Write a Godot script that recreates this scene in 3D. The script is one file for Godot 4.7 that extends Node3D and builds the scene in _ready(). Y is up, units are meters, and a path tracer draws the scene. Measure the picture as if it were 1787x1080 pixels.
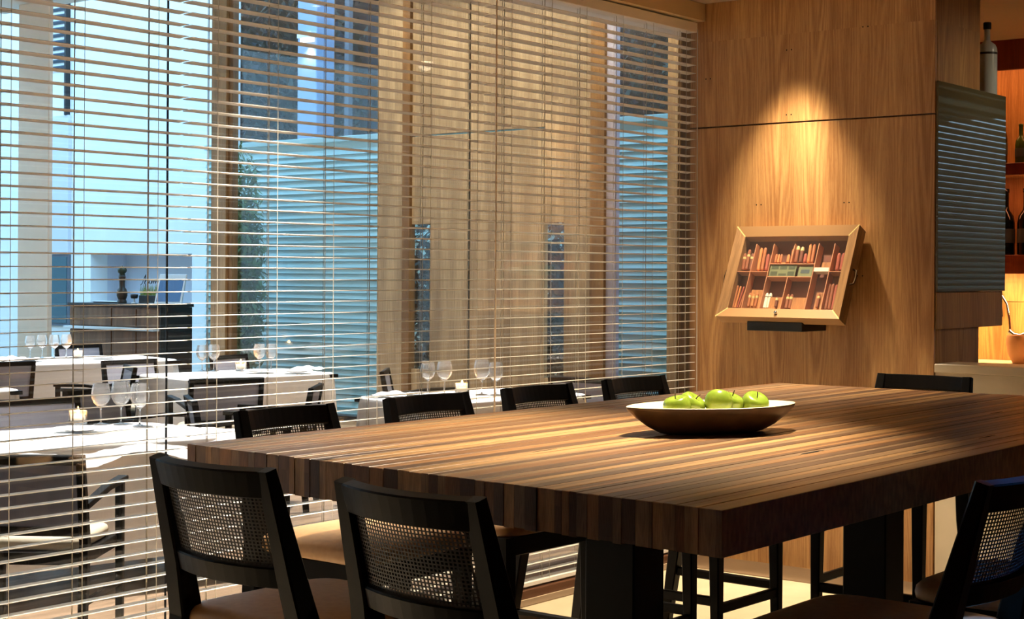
extends Node3D
# A bar room with a plank table; behind its blinds a lower restaurant, and beyond that a garden wall.
# x runs along the wood wall (to the right), z comes back towards the camera, the bar floor is y = 0.

# ---------------------------------------------------------------- mesh builder
class MB:
	var v := PackedVector3Array()
	var n := PackedVector3Array()
	var t := Transform3D()

	func tri(a: Vector3, b: Vector3, c: Vector3, na: Vector3, nb: Vector3, nc: Vector3) -> void:
		var f := (c - a).cross(b - a)
		if f.length_squared() < 1e-18:
			return
		if f.dot(na + nb + nc) < 0.0:
			var s := b; b = c; c = s
			s = nb; nb = nc; nc = s
		for p in [a, b, c]:
			v.append(t * p)
		for p in [na, nb, nc]:
			n.append((t.basis * p).normalized())

	func quad(a: Vector3, b: Vector3, c: Vector3, d: Vector3, out: Vector3) -> void:
		var f := (c - a).cross(b - d)
		if f.length_squared() < 1e-18:
			f = out
		f = f.normalized()
		if f.dot(out) < 0.0:
			f = -f
		tri(a, b, c, f, f, f)
		tri(a, c, d, f, f, f)

	# box with centre c, size s, chamfer b
	func box(c: Vector3, s: Vector3, b := 0.0) -> void:
		var h := s * 0.5
		b = minf(b, minf(h.x, minf(h.y, h.z)) * 0.9)
		for a in 3:
			var p := (a + 1) % 3
			var q := (a + 2) % 3
			for sg in [-1.0, 1.0]:
				var o := Vector3.ZERO
				o[a] = sg
				var k := []
				for w in [[-1, -1], [1, -1], [1, 1], [-1, 1]]:
					var e := Vector3.ZERO
					e[a] = sg * h[a]
					e[p] = w[0] * (h[p] - b)
					e[q] = w[1] * (h[q] - b)
					k.append(c + e)
				quad(k[0], k[1], k[2], k[3], o)
			if b > 0.0:
				for s1 in [-1.0, 1.0]:
					for s2 in [-1.0, 1.0]:
						var k := []
						for w in [[-1, 0], [1, 0], [1, 1], [-1, 1]]:
							var e := Vector3.ZERO
							e[a] = w[0] * (h[a] - b)
							e[p] = s1 * (h[p] - (b if w[1] else 0.0))
							e[q] = s2 * (h[q] - (0.0 if w[1] else b))
							k.append(c + e)
						var o := Vector3.ZERO
						o[p] = s1
						o[q] = s2
						quad(k[0], k[1], k[2], k[3], o)
		if b > 0.0:
			for sx in [-1.0, 1.0]:
				for sy in [-1.0, 1.0]:
					for sz in [-1.0, 1.0]:
						var s3 := Vector3(sx, sy, sz)
						var o := s3.normalized()
						tri(c + s3 * Vector3(h.x, h.y - b, h.z - b), c + s3 * Vector3(h.x - b, h.y, h.z - b), c + s3 * Vector3(h.x - b, h.y - b, h.z), o, o, o)

	func span(lo: Vector3, hi: Vector3, b := 0.0) -> void:
		box((lo + hi) * 0.5, hi - lo, b)

	# eight corners: bottom four (in ring order) then top four
	func hexa(k: Array) -> void:
		var m := Vector3.ZERO
		for p in k:
			m += p / 8.0
		for f in [[0, 1, 2, 3], [4, 5, 6, 7], [0, 1, 5, 4], [1, 2, 6, 5], [2, 3, 7, 6], [3, 0, 4, 7]]:
			quad(k[f[0]], k[f[1]], k[f[2]], k[f[3]], (k[f[0]] + k[f[1]] + k[f[2]] + k[f[3]]) * 0.25 - m)

	# smooth surface through rows of points
	func grid(g: Array, closed := false, inside := false) -> void:
		var R := g.size()
		var C: int = g[0].size()
		var mid := Vector3.ZERO
		var nn := []
		for r in R:
			var row := PackedVector3Array()
			row.resize(C)
			nn.append(row)
			for p in g[r]:
				mid += p / float(R * C)
		var turn := 0.0
		for r in R - 1:
			for c in (C if closed else C - 1):
				var d := (c + 1) % C
				var f: Vector3 = (g[r + 1][d] - g[r][c]).cross(g[r + 1][c] - g[r][d])
				turn += f.dot((g[r][c] + g[r + 1][d]) * 0.5 - mid)
				nn[r][c] += f
				nn[r][d] += f
				nn[r + 1][c] += f
				nn[r + 1][d] += f
		var sg := 1.0 if turn >= 0.0 else -1.0
		if inside:
			sg = -sg
		for r in R:
			if (g[r][0] as Vector3).distance_to(g[r][C / 2]) < 1e-6:
				var sum := Vector3.ZERO
				for c in C:
					sum += nn[r][c]
				for c in C:
					nn[r][c] = sum
		for r in R - 1:
			for c in (C if closed else C - 1):
				var d := (c + 1) % C
				var a0: Vector3 = nn[r][c].normalized() * sg
				var b0: Vector3 = nn[r][d].normalized() * sg
				var c0: Vector3 = nn[r + 1][d].normalized() * sg
				var d0: Vector3 = nn[r + 1][c].normalized() * sg
				tri(g[r][c], g[r][d], g[r + 1][d], a0, b0, c0)
				tri(g[r][c], g[r + 1][d], g[r + 1][c], a0, c0, d0)

	# profile of (radius, height) pairs turned round y
	func lathe(prof: Array, at := Vector3.ZERO, seg := 20, inside := false) -> void:
		var g := []
		for p in prof:
			var row := []
			for k in seg:
				var a := TAU * k / seg
				row.append(at + Vector3(p[0] * cos(a), p[1], p[0] * sin(a)))
			g.append(row)
		grid(g, true, inside)

	func tube(pts: Array, r: float, seg := 8) -> void:
		var g := []
		var up := Vector3(0.31, 0.87, 0.38).normalized()
		for i in pts.size():
			var d: Vector3 = (pts[mini(i + 1, pts.size() - 1)] - pts[maxi(i - 1, 0)]).normalized()
			var a := d.cross(up).normalized()
			var b := d.cross(a).normalized()
			var row := []
			for k in seg:
				var w := TAU * k / seg
				row.append(pts[i] + (a * cos(w) + b * sin(w)) * r)
			g.append(row)
		for r2 in g.size() - 1:
			for k in seg:
				var k2 := (k + 1) % seg
				tri(g[r2][k], g[r2][k2], g[r2 + 1][k2], g[r2][k] - pts[r2], g[r2][k2] - pts[r2], g[r2 + 1][k2] - pts[r2 + 1])
				tri(g[r2][k], g[r2 + 1][k2], g[r2 + 1][k], g[r2][k] - pts[r2], g[r2 + 1][k2] - pts[r2 + 1], g[r2 + 1][k] - pts[r2 + 1])
		for e in [0, g.size() - 1]:
			var o: Vector3 = pts[0] - pts[1] if e == 0 else pts[-1] - pts[-2]
			for k in seg:
				tri(pts[e], g[e][k], g[e][(k + 1) % seg], o, o, o)

	# bar of chamfered rectangular section through points; sizes[i] = (across side, across depth)
	func bar(pts: Array, sizes: Array, side: Vector3, ch := 0.004) -> void:
		var g := []
		for i in pts.size():
			var d: Vector3 = (pts[mini(i + 1, pts.size() - 1)] - pts[maxi(i - 1, 0)]).normalized()
			var s := (side - d * side.dot(d)).normalized()
			var q := d.cross(s)
			var w: float = sizes[i].x * 0.5
			var h: float = sizes[i].y * 0.5
			var c := minf(ch, minf(w, h) * 0.6)
			var row := []
			for e in [[-w, -h + c], [-w + c, -h], [w - c, -h], [w, -h + c], [w, h - c], [w - c, h], [-w + c, h], [-w, h - c]]:
				row.append(pts[i] + s * e[0] + q * e[1])
			g.append(row)
		for r in g.size() - 1:
			for k in 8:
				var k2 := (k + 1) % 8
				quad(g[r][k], g[r][k2], g[r + 1][k2], g[r + 1][k], (g[r][k] + g[r][k2]) * 0.5 - pts[r])
		for e in [0, g.size() - 1]:
			var o: Vector3 = pts[0] - pts[1] if e == 0 else pts[-1] - pts[-2]
			for k in range(1, 7):
				tri(g[e][0], g[e][k], g[e][k + 1], o, o, o)

	func strip(a: Array, w: Vector3, th: Vector3) -> void:
		for i in a.size() - 1:
			var p: Vector3 = a[i]
			var q: Vector3 = a[i + 1]
			quad(p - w + th, p + w + th, q + w + th, q - w + th, th)
			quad(p - w - th, p + w - th, q + w - th, q - w - th, -th)
			quad(p - w + th, p - w - th, q - w - th, q - w + th, -w)
			quad(p + w + th, p + w - th, q + w - th, q + w + th, w)

	func mesh() -> ArrayMesh:
		var a := []
		a.resize(Mesh.ARRAY_MAX)
		a[Mesh.ARRAY_VERTEX] = v
		a[Mesh.ARRAY_NORMAL] = n
		var m := ArrayMesh.new()
		m.add_surface_from_arrays(Mesh.PRIMITIVE_TRIANGLES, a)
		return m


# ---------------------------------------------------------------- naming and tagging
var taken := {}
var M := {}
var rng := RandomNumberGenerator.new()

func numbered(called: String) -> String:
	var k: int = taken.get(called, 0)
	taken[called] = k + 1
	return called if k == 0 else "%s_%03d" % [called, k]

func tag(o: Node, label: String, category: String, group := "") -> Node:
	o.set_meta("label", label)
	o.set_meta("category", category)
	if group != "":
		o.set_meta("group", group)
	return o

func thing(called: String, label: String, category: String, at := Vector3.ZERO, turn := 0.0, group := "") -> Node3D:
	var o := Node3D.new()
	o.name = numbered(called)
	add_child(o, true)
	o.position = at
	o.rotation.y = deg_to_rad(turn)
	tag(o, label, category, group)
	return o

func obj(called: String, m: MB, mat: Material, parent: Node = null, label := "") -> MeshInstance3D:
	return put(called, m.mesh(), mat, parent, label)

func put(called: String, mesh: Mesh, mat: Material, parent: Node = null, label := "") -> MeshInstance3D:
	var o := MeshInstance3D.new()
	o.mesh = mesh
	o.material_override = mat
	if parent == null:
		o.name = numbered(called)
		add_child(o, true)
	else:
		var k := 0
		for c in parent.get_children():
			if c.has_meta("base") and c.get_meta("base") == called:
				k += 1
		o.name = called if k == 0 else "%s_%03d" % [called, k]
		o.set_meta("base", called)
		parent.add_child(o, true)
	if label != "":
		o.set_meta("label", label)
	return o

# many alike parts that share a mesh: no search through the siblings
func many(called: String, k: int, mesh: Mesh, mat: Material, parent: Node, at: Vector3, basis := Basis()) -> MeshInstance3D:
	var o := MeshInstance3D.new()
	o.mesh = mesh
	o.material_override = mat
	o.name = called if k == 0 else "%s_%03d" % [called, k]
	o.transform = Transform3D(basis, at)
	parent.add_child(o, true)
	return o

func struct(called: String, m: MB, mat: Material, parent: Node = null) -> MeshInstance3D:
	var o := obj(called, m, mat, parent)
	if parent == null:
		o.set_meta("kind", "structure")
	return o

func group_node(called: String) -> Node3D:
	var o := Node3D.new()
	o.name = numbered(called)
	add_child(o, true)
	o.set_meta("kind", "structure")
	return o

func dup(root: Node3D, called: String, at: Vector3, turn: float, label: String, group := "") -> Node3D:
	var r: Node3D = root.duplicate()
	r.name = numbered(called)
	add_child(r, true)
	r.position = at
	r.rotation.y = deg_to_rad(turn)
	r.set_meta("label", label)
	if group != "":
		r.set_meta("group", group)
	return r

func span(lo: Vector3, hi: Vector3, b := 0.0) -> MB:
	var m := MB.new()
	m.span(lo, hi, b)
	return m

func V(x: float, y: float, z: float) -> Vector3:
	return Vector3(x, y, z)


# ---------------------------------------------------------------- materials
func mat(color: Color, rough := 0.6, metal := 0.0, spec := 0.5) -> StandardMaterial3D:
	var m := StandardMaterial3D.new()
	m.albedo_color = color
	m.roughness = rough
	m.metallic = metal
	m.metallic_specular = spec
	return m

func c8(r: int, g: int, b: int) -> Color:
	return Color(r / 255.0, g / 255.0, b / 255.0)

func noise(sd: int, freq: float, oct := 3) -> FastNoiseLite:
	var f := FastNoiseLite.new()
	f.seed = sd
	f.frequency = freq
	f.noise_type = FastNoiseLite.TYPE_SIMPLEX_SMOOTH
	f.fractal_octaves = oct
	return f

# veneer with the grain running along v; leaves side by side, some with cathedral figure
func wood_image(sd: int, w: int, h: int, leaves: int, dark: Color, light: Color, figure: float, streak: float) -> ImageTexture:
	var n1 := noise(sd, 1.0, 2)
	var n2 := noise(sd + 5, 1.0, 1)
	var d := PackedByteArray()
	d.resize(w * h * 3)
	var r := RandomNumberGenerator.new()
	r.seed = sd
	var off := []
	for i in leaves:
		off.append([r.randf() * 9.0, r.randf_range(0.3, 0.7), r.randf_range(-0.12, 0.12), r.randf() < 0.5])
	for y in h:
		var fy := float(y) / h
		for x in w:
			var fx := float(x) / w * leaves
			var L := int(fx)
			var u := fx - L
			var o: Array = off[L]
			var slow := n2.get_noise_2d(fx * 1.7 + o[0], fy * 2.3 + o[0])
			var ring: float
			var dx: float = u - o[1] + slow * 0.12
			if o[3]:
				ring = sin(TAU * (fy * 5.0 + o[0] + 22.0 * dx * dx + slow * 0.5))
				ring *= clampf(1.3 - absf(dx) * 2.2, 0.25, 1.0)
			else:
				ring = sin(TAU * (u * 7.0 + slow * 1.5 + o[0])) * 0.55
			var fine := n1.get_noise_2d(float(x) * 0.45, float(y) * 0.012)
			var pore := n1.get_noise_2d(float(x) * 1.3 + 91.0, float(y) * 0.05)
			var val: float = clampf(0.55 + ring * figure + fine * streak + minf(pore, 0.0) * 0.25 + slow * 0.22 + o[2], 0.0, 1.0)
			var c := dark.lerp(light, val)
			var k := (y * w + x) * 3
			d[k] = int(c.r * 255.0)
			d[k + 1] = int(c.g * 255.0)
			d[k + 2] = int(c.b * 255.0)
	return ImageTexture.create_from_image(Image.create_from_data(w, h, false, Image.FORMAT_RGB8, d))

func wood_mat(tex: Texture2D, tint: Color, rough: float, scale: Vector3, world := true, offset := Vector3.ZERO) -> StandardMaterial3D:
	var m := mat(tint, rough)
	m.albedo_texture = tex
	m.uv1_triplanar = true
	m.uv1_world_triplanar = world
	m.uv1_scale = scale
	m.uv1_offset = offset
	m.uv1_triplanar_sharpness = 8.0
	return m

func noise_mat(base: Color, other: Color, sd: int, freq: float, scale: float, rough: float) -> StandardMaterial3D:
	var g := Gradient.new()
	g.set_color(0, base)
	g.set_color(1, other)
	var t := NoiseTexture2D.new()
	t.width = 256
	t.height = 256
	t.seamless = true
	t.noise = noise(sd, freq, 4)
	t.color_ramp = g
	var m := mat(Color.WHITE, rough)
	m.albedo_texture = t
	m.uv1_triplanar = true
	m.uv1_world_triplanar = true
	m.uv1_scale = Vector3.ONE * scale
	return m

func glow(color: Color, power: float) -> StandardMaterial3D:
	var m := mat(color, 0.5)
	m.emission_enabled = true
	m.emission = color
	m.emission_energy_multiplier = power
	return m

func pane_mat(alpha: float, tint := Color(1, 1, 1)) -> StandardMaterial3D:
	var m := mat(Color(tint.r, tint.g, tint.b, alpha), 0.0)
	m.transparency = BaseMaterial3D.TRANSPARENCY_ALPHA
	return m

func make_materials() -> void:
	var veneer := wood_image(11, 768, 1024, 7, c8(150, 102, 58), c8(208, 162, 104), 0.24, 0.36)
	var plain := wood_image(23, 512, 512, 3, c8(150, 140, 130), c8(255, 250, 245), 0.10, 0.55)
	M.veneer = wood_mat(veneer, Color(1, 1, 1), 0.42, V(0.83, 0.42, 0.83), true, V(0.27, 0, 0))
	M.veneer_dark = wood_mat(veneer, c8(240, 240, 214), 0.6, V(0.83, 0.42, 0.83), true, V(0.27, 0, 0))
	M.veneer_far = wood_mat(plain, c8(188, 170, 136), 0.5, V(1.2, 0.25, 1.2), true, V(0.4, 0.3, 0))
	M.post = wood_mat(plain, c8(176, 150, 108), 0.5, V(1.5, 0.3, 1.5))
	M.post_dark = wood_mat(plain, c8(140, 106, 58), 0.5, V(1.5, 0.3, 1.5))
	M.backbar = wood_mat(veneer, c8(255, 248, 230), 0.5, V(0.9, 0.5, 0.9), true, V(0.1, 0.2, 0.1))
	M.backbar_dark = wood_mat(veneer, c8(190, 110, 80), 0.4, V(0.9, 0.5, 0.9), true, V(0.5, 0.2, 0.1))
	M.case = wood_mat(plain, c8(176, 136, 92), 0.4, V(9.0, 1.5, 9.0), false)
	M.case_rail = mat(c8(170, 130, 88), 0.4)
	M.cedar = wood_mat(plain, c8(226, 158, 96), 0.5, V(8, 3, 8), false)
	M.case_back = mat(c8(112, 58, 38), 0.6)
	M.divider = mat(c8(205, 140, 100), 0.5)
	M.planks = []
	for a in [[190, 150, 102], [170, 126, 82], [150, 108, 70], [126, 92, 64], [104, 78, 58], [206, 164, 112], [144, 118, 90], [164, 132, 96]]:
		var k: int = M.planks.size()
		M.planks.append(wood_mat(plain, c8(a[0], a[1], a[2]), 0.36, V(7.0, 3.0, 0.33), false, V(k * 0.37, k * 0.13, k * 0.21)))
	M.crack = mat(c8(24, 14, 8), 0.9)
	M.black_wood = mat(c8(13, 11, 10), 0.5, 0.0, 0.25)
	M.chair_wood = wood_mat(plain, c8(13, 10, 8), 0.42, V(6, 2, 6), false)
	M.chair_wood.metallic_specular = 0.22
	M.cane = mat(c8(30, 24, 18), 0.55)
	M.leather = noise_mat(c8(172, 132, 88), c8(190, 150, 104), 4, 0.05, 3.0, 0.45)
	M.slat = mat(c8(242, 238, 230), 0.5)
	M.cord = mat(c8(196, 186, 168), 0.8)
	M.rod = mat(c8(214, 190, 160), 0.4)
	M.valance = mat(c8(214, 190, 146), 0.5)
	M.dark = mat(c8(22, 20, 18), 0.5)
	M.joint = mat(c8(28, 30, 34), 0.4)
	M.glass = pane_mat(0.006)
	M.glass_teal = pane_mat(0.01)
	M.stone = noise_mat(c8(214, 192, 158), c8(228, 208, 176), 7, 0.02, 0.7, 0.35)
	M.shade_and_ground = noise_mat(c8(120, 98, 74), c8(138, 114, 88), 9, 0.02, 0.7, 0.4)  # dark tone paints the shaded floor bands; also colours the garden ground
	M.deck = wood_mat(plain, c8(190, 164, 136), 0.4, V(2.5, 1, 0.4))
	M.sill = mat(c8(92, 56, 34), 0.45)
	M.plaster = noise_mat(c8(236, 236, 234), c8(242, 242, 240), 3, 0.02, 0.4, 0.8)
	M.lilac = mat(c8(214, 214, 222), 0.8)
	M.ceiling = mat(c8(188, 168, 142), 0.8)
	M.column = noise_mat(c8(240, 210, 184), c8(244, 216, 190), 5, 0.03, 1.0, 0.7)
	M.cream = noise_mat(c8(214, 198, 168), c8(224, 208, 180), 6, 0.02, 0.8, 0.3)
	M.cloth = mat(c8(242, 242, 240), 0.85)
	M.mesh_cloth = noise_mat(c8(118, 120, 134), c8(168, 170, 184), 8, 0.4, 6.0, 0.8)
	M.cushion = mat(c8(232, 218, 188), 0.7)
	M.china = mat(c8(246, 246, 244), 0.15)
	M.crystal = mat(Color(1, 1, 1, 0.09), 0.0)
	M.crystal.refraction_enabled = true
	M.crystal.refraction_scale = 0.05
	M.flame = glow(c8(255, 196, 100), 60.0)
	M.wax = mat(c8(250, 240, 215), 0.5)
	M.chrome = mat(c8(220, 220, 222), 0.12, 1.0)
	M.steel = mat(c8(150, 150, 150), 0.3, 1.0)
	M.bronze = mat(c8(90, 70, 50), 0.35, 0.9)
	M.lamp = glow(c8(255, 226, 180), 6.0)
	M.lamp_cool = glow(c8(255, 244, 225), 6.0)
	M.strip_warm = glow(c8(255, 190, 110), 2.5)
	M.bowl_out = noise_mat(c8(58, 44, 32), c8(84, 66, 48), 12, 0.02, 4.0, 0.3)
	M.bowl_in = mat(c8(226, 212, 174), 0.3, 0.0)
	M.apple = noise_mat(c8(94, 118, 30), c8(132, 150, 56), 13, 0.02, 6.0, 0.22)
	M.stem = mat(c8(70, 48, 26), 0.7)
	M.gloss = mat(c8(100, 92, 68), 0.02, 0.0, 0.4)
	M.bottle = mat(c8(12, 18, 20), 0.06)
	M.bottle_grey = mat(c8(196, 208, 208), 0.18)
	M.bottle_green = mat(c8(70, 88, 40), 0.08)
	M.leaf = mat(c8(84, 118, 70), 0.6)
	M.leaf_dark = mat(c8(24, 42, 34), 0.6)
	M.bark = mat(c8(60, 50, 42), 0.9)
	M.grass = mat(c8(132, 150, 48), 0.6)
	M.facade = mat(c8(32, 32, 34), 0.9, 0.0, 0.2)
	M.facade_pane = mat(c8(22, 34, 46), 0.5, 0.0, 0.3)
	M.mullion = mat(c8(96, 104, 116), 0.7)
	M.blue_column = mat(c8(150, 172, 205), 0.7)
	M.lilac_post = mat(c8(150, 148, 162), 0.7)
	M.slab = mat(c8(62, 98, 142), 0.8)
	M.board = mat(c8(184, 222, 222), 0.6)
	M.desk = wood_mat(plain, c8(158, 112, 78), 0.5, V(2, 0.6, 2))
	M.desk_dark = mat(c8(28, 24, 22), 0.5)
	M.screen = mat(c8(44, 88, 140), 0.15)
	M.white = mat(c8(235, 235, 235), 0.4)
	M.paper = mat(c8(240, 232, 210), 0.7)
	M.card = mat(c8(128, 134, 96), 0.6)
	M.card_dark = mat(c8(72, 88, 92), 0.6)
	M.print_dark = mat(c8(78, 86, 62), 0.7)
	M.tube_white = mat(c8(238, 232, 210), 0.4)
	M.cigars = []
	for a in [[150, 84, 50], [182, 108, 62], [120, 66, 42], [206, 130, 70], [168, 82, 60]]:
		M.cigars.append(mat(c8(a[0], a[1], a[2]), 0.7))
	M.band = mat(c8(216, 196, 130), 0.4)
	M.clay = mat(c8(170, 118, 80), 0.7)
	M.louvre = mat(c8(70, 84, 100), 0.6)
	M.teal_pane = mat(c8(58, 92, 104), 0.08)


# ---------------------------------------------------------------- the scene
func _ready() -> void:
	rng.seed = 7
	# --- camera
	var cam := Camera3D.new()
	cam.name = "camera"
	add_child(cam)
	cam.position = V(0, 1.3, 0)
	cam.rotation = V(0, 0.66745, 0.0050356)
	cam.projection = Camera3D.PROJECTION_FRUSTUM
	cam.near = 0.05
	cam.far = 200.0
	cam.size = 0.05 * 1080.0 / 2783.5
	cam.frustum_offset = Vector2(0, -61.73 / 2783.5 * 0.05)
	cam.current = true
	# --- sky, exposure
	var we := WorldEnvironment.new()
	we.name = "world_environment"
	var env := Environment.new()
	var sky := Sky.new()
	var psm := ProceduralSkyMaterial.new()
	psm.sky_top_color = Color(0.62, 0.84, 1.0)
	psm.sky_horizon_color = Color(0.74, 0.90, 1.0)
	psm.ground_bottom_color = Color(0.2, 0.2, 0.22)
	psm.ground_horizon_color = Color(0.5, 0.58, 0.62)
	psm.sky_energy_multiplier = 1.9
	sky.sky_material = psm
	env.background_mode = Environment.BG_SKY
	env.sky = sky
	env.tonemap_mode = Environment.TONE_MAPPER_LINEAR
	env.tonemap_exposure = 1.0
	env.sdfgi_enabled = true
	env.ssao_enabled = true
	env.ssil_enabled = true
	we.environment = env
	add_child(we)
	make_materials()
	# --- lamps
	var warm := c8(255, 236, 202)
	downlight(V(-3.40, 2.56, -6.10), V(-3.42, 0.9, -6.34), 5.5, 27.0, 1.0, warm, "round recessed ceiling downlight in front of the wood wall over the display case")
	downlight(V(-2.05, 2.56, -3.72), V(-2.24, 0.9, -3.22), 17.0, 30.0, 1.0, warm, "round recessed ceiling downlight above the bowl of apples")
	downlight(V(-3.15, 2.56, -5.35), V(-3.15, 0.0, -5.25), 11.0, 40.0, 1.0, warm, "round recessed ceiling downlight over the floor past the far table end")
	downlight(V(-3.60, 2.56, -3.60), V(-3.60, 0.0, -3.60), 24.0, 27.0, 1.0, c8(255, 246, 232), "round recessed ceiling downlight above the middle of the venetian blinds")
	downlight(V(-3.60, 2.56, -1.85), V(-3.55, 0.0, -1.95), 20.0, 27.0, 1.0, c8(255, 246, 232), "round recessed ceiling downlight above the near end of the blinds")
	downlight(V(-1.10, 2.56, -3.02), V(-1.10, 0.0, -3.02), 30.0, 6.0, 0.3, c8(60, 140, 255), "added unseen blue spot that tints the top rail of the right-hand chair")  # added narrow blue spot, only there to tint the chair rail
	downlight(V(-1.85, 2.56, -7.1), V(-2.76, 1.5, -6.75), 0.5, 48.0, 1.0, warm, "added unseen fill spot behind the bar counter that brightens the glossy cabinet")  # added fill for the return panel, cabinet front and bottle
	restaurant_lamps()
	# --- structure
	bar_room()
	restaurant_shell()
	end_wall()
	outside()
	back_bar()
	# --- objects
	blinds()
	display_case()
	plank_table()
	bar_chairs()
	bowl_and_apples()
	dining()
	host_desk()


func lamp_light(at: Vector3, aim: Vector3, energy: float, angle: float, soft: float, color: Color, size := 0.04) -> void:
	var l := SpotLight3D.new()
	l.name = numbered("lamp_beam")
	add_child(l, true)
	l.look_at_from_position(at, aim, V(0.3, 0, 1))
	l.light_color = color
	l.light_energy = energy
	l.spot_angle = angle
	l.spot_angle_attenuation = soft
	l.spot_range = 25.0
	l.spot_attenuation = 2.0
	l.light_size = size
	l.shadow_enabled = true

func downlight(at: Vector3, aim: Vector3, energy: float, angle: float, soft: float, color: Color, label: String) -> void:
	var t := thing("ceiling_downlight", label, "light", at)
	var m := MB.new()
	m.lathe([[0.036, 0.0], [0.055, 0.0], [0.055, -0.006], [0.048, -0.008], [0.036, -0.003], [0.036, 0.0]])
	obj("trim_ring", m, M.steel, t)
	m = MB.new()
	m.lathe([[0.0, -0.0025], [0.036, -0.0025], [0.036, -0.0005], [0.0, -0.0005]])
	obj("lens", m, M.lamp, t)
	lamp_light(at + V(0, -0.02, 0), aim, energy, angle, soft, color)

func restaurant_lamps() -> void:
	var c := c8(255, 250, 243)
	var k := 0
	var names := ["above the nearest white table", "above the white table before the wood panels", "above the white table left of the wood post", "above the far left white table", "above the leftmost white table"]
	for a in [[-6.75, -4.9, 60.0], [-7.05, -8.5, 50.0], [-10.1, -9.1, 55.0], [-13.0, -9.2, 60.0], [-10.3, -6.2, 40.0]]:
		var t := thing("pendant_spot", "small round ceiling spotlight " + names[k], "light", V(a[0], 4.4, a[1]))
		var m := MB.new()
		m.lathe([[0.0, -0.06], [0.05, -0.06], [0.05, 0.0], [0.0, 0.0]])
		obj("can", m, M.white, t)
		m = MB.new()
		m.lathe([[0.0, -0.064], [0.044, -0.064], [0.044, -0.0605], [0.0, -0.0605]])
		obj("lens", m, M.lamp_cool, t)
		lamp_light(V(a[0], 4.31, a[1]), V(a[0], 0, a[1]), a[2], 30.0, 1.0, c, 0.08)
		k += 1
	# wall washers on the far wood panels
	for x in [-9.95, -9.0, -8.0, -7.2]:
		var t := thing("wall_washer", "small ceiling wall washer in front of the far wood panels at %.1f metres from the corner" % (x + 12.6), "light", V(x, 4.4, -10.2), 0.0, "wall washers in a row")
		t.set_meta("label", "small ceiling wall washer before the far wood panels, %s in the row" % ["first", "second", "third", "last"][k - 5])
		k += 1
		var m := MB.new()
		m.lathe([[0.0, -0.05], [0.05, -0.05], [0.05, 0.0], [0.0, 0.0]])
		obj("can", m, M.white, t)
		m = MB.new()
		m.lathe([[0.0, -0.054], [0.044, -0.054], [0.044, -0.0505], [0.0, -0.0505]])
		obj("lens", m, M.lamp, t)
		lamp_light(V(x, 4.32, -10.2), V(x, 1.6, -11.0), 4.5, 50.0, 1.0, c8(255, 240, 214), 0.06)


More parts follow.
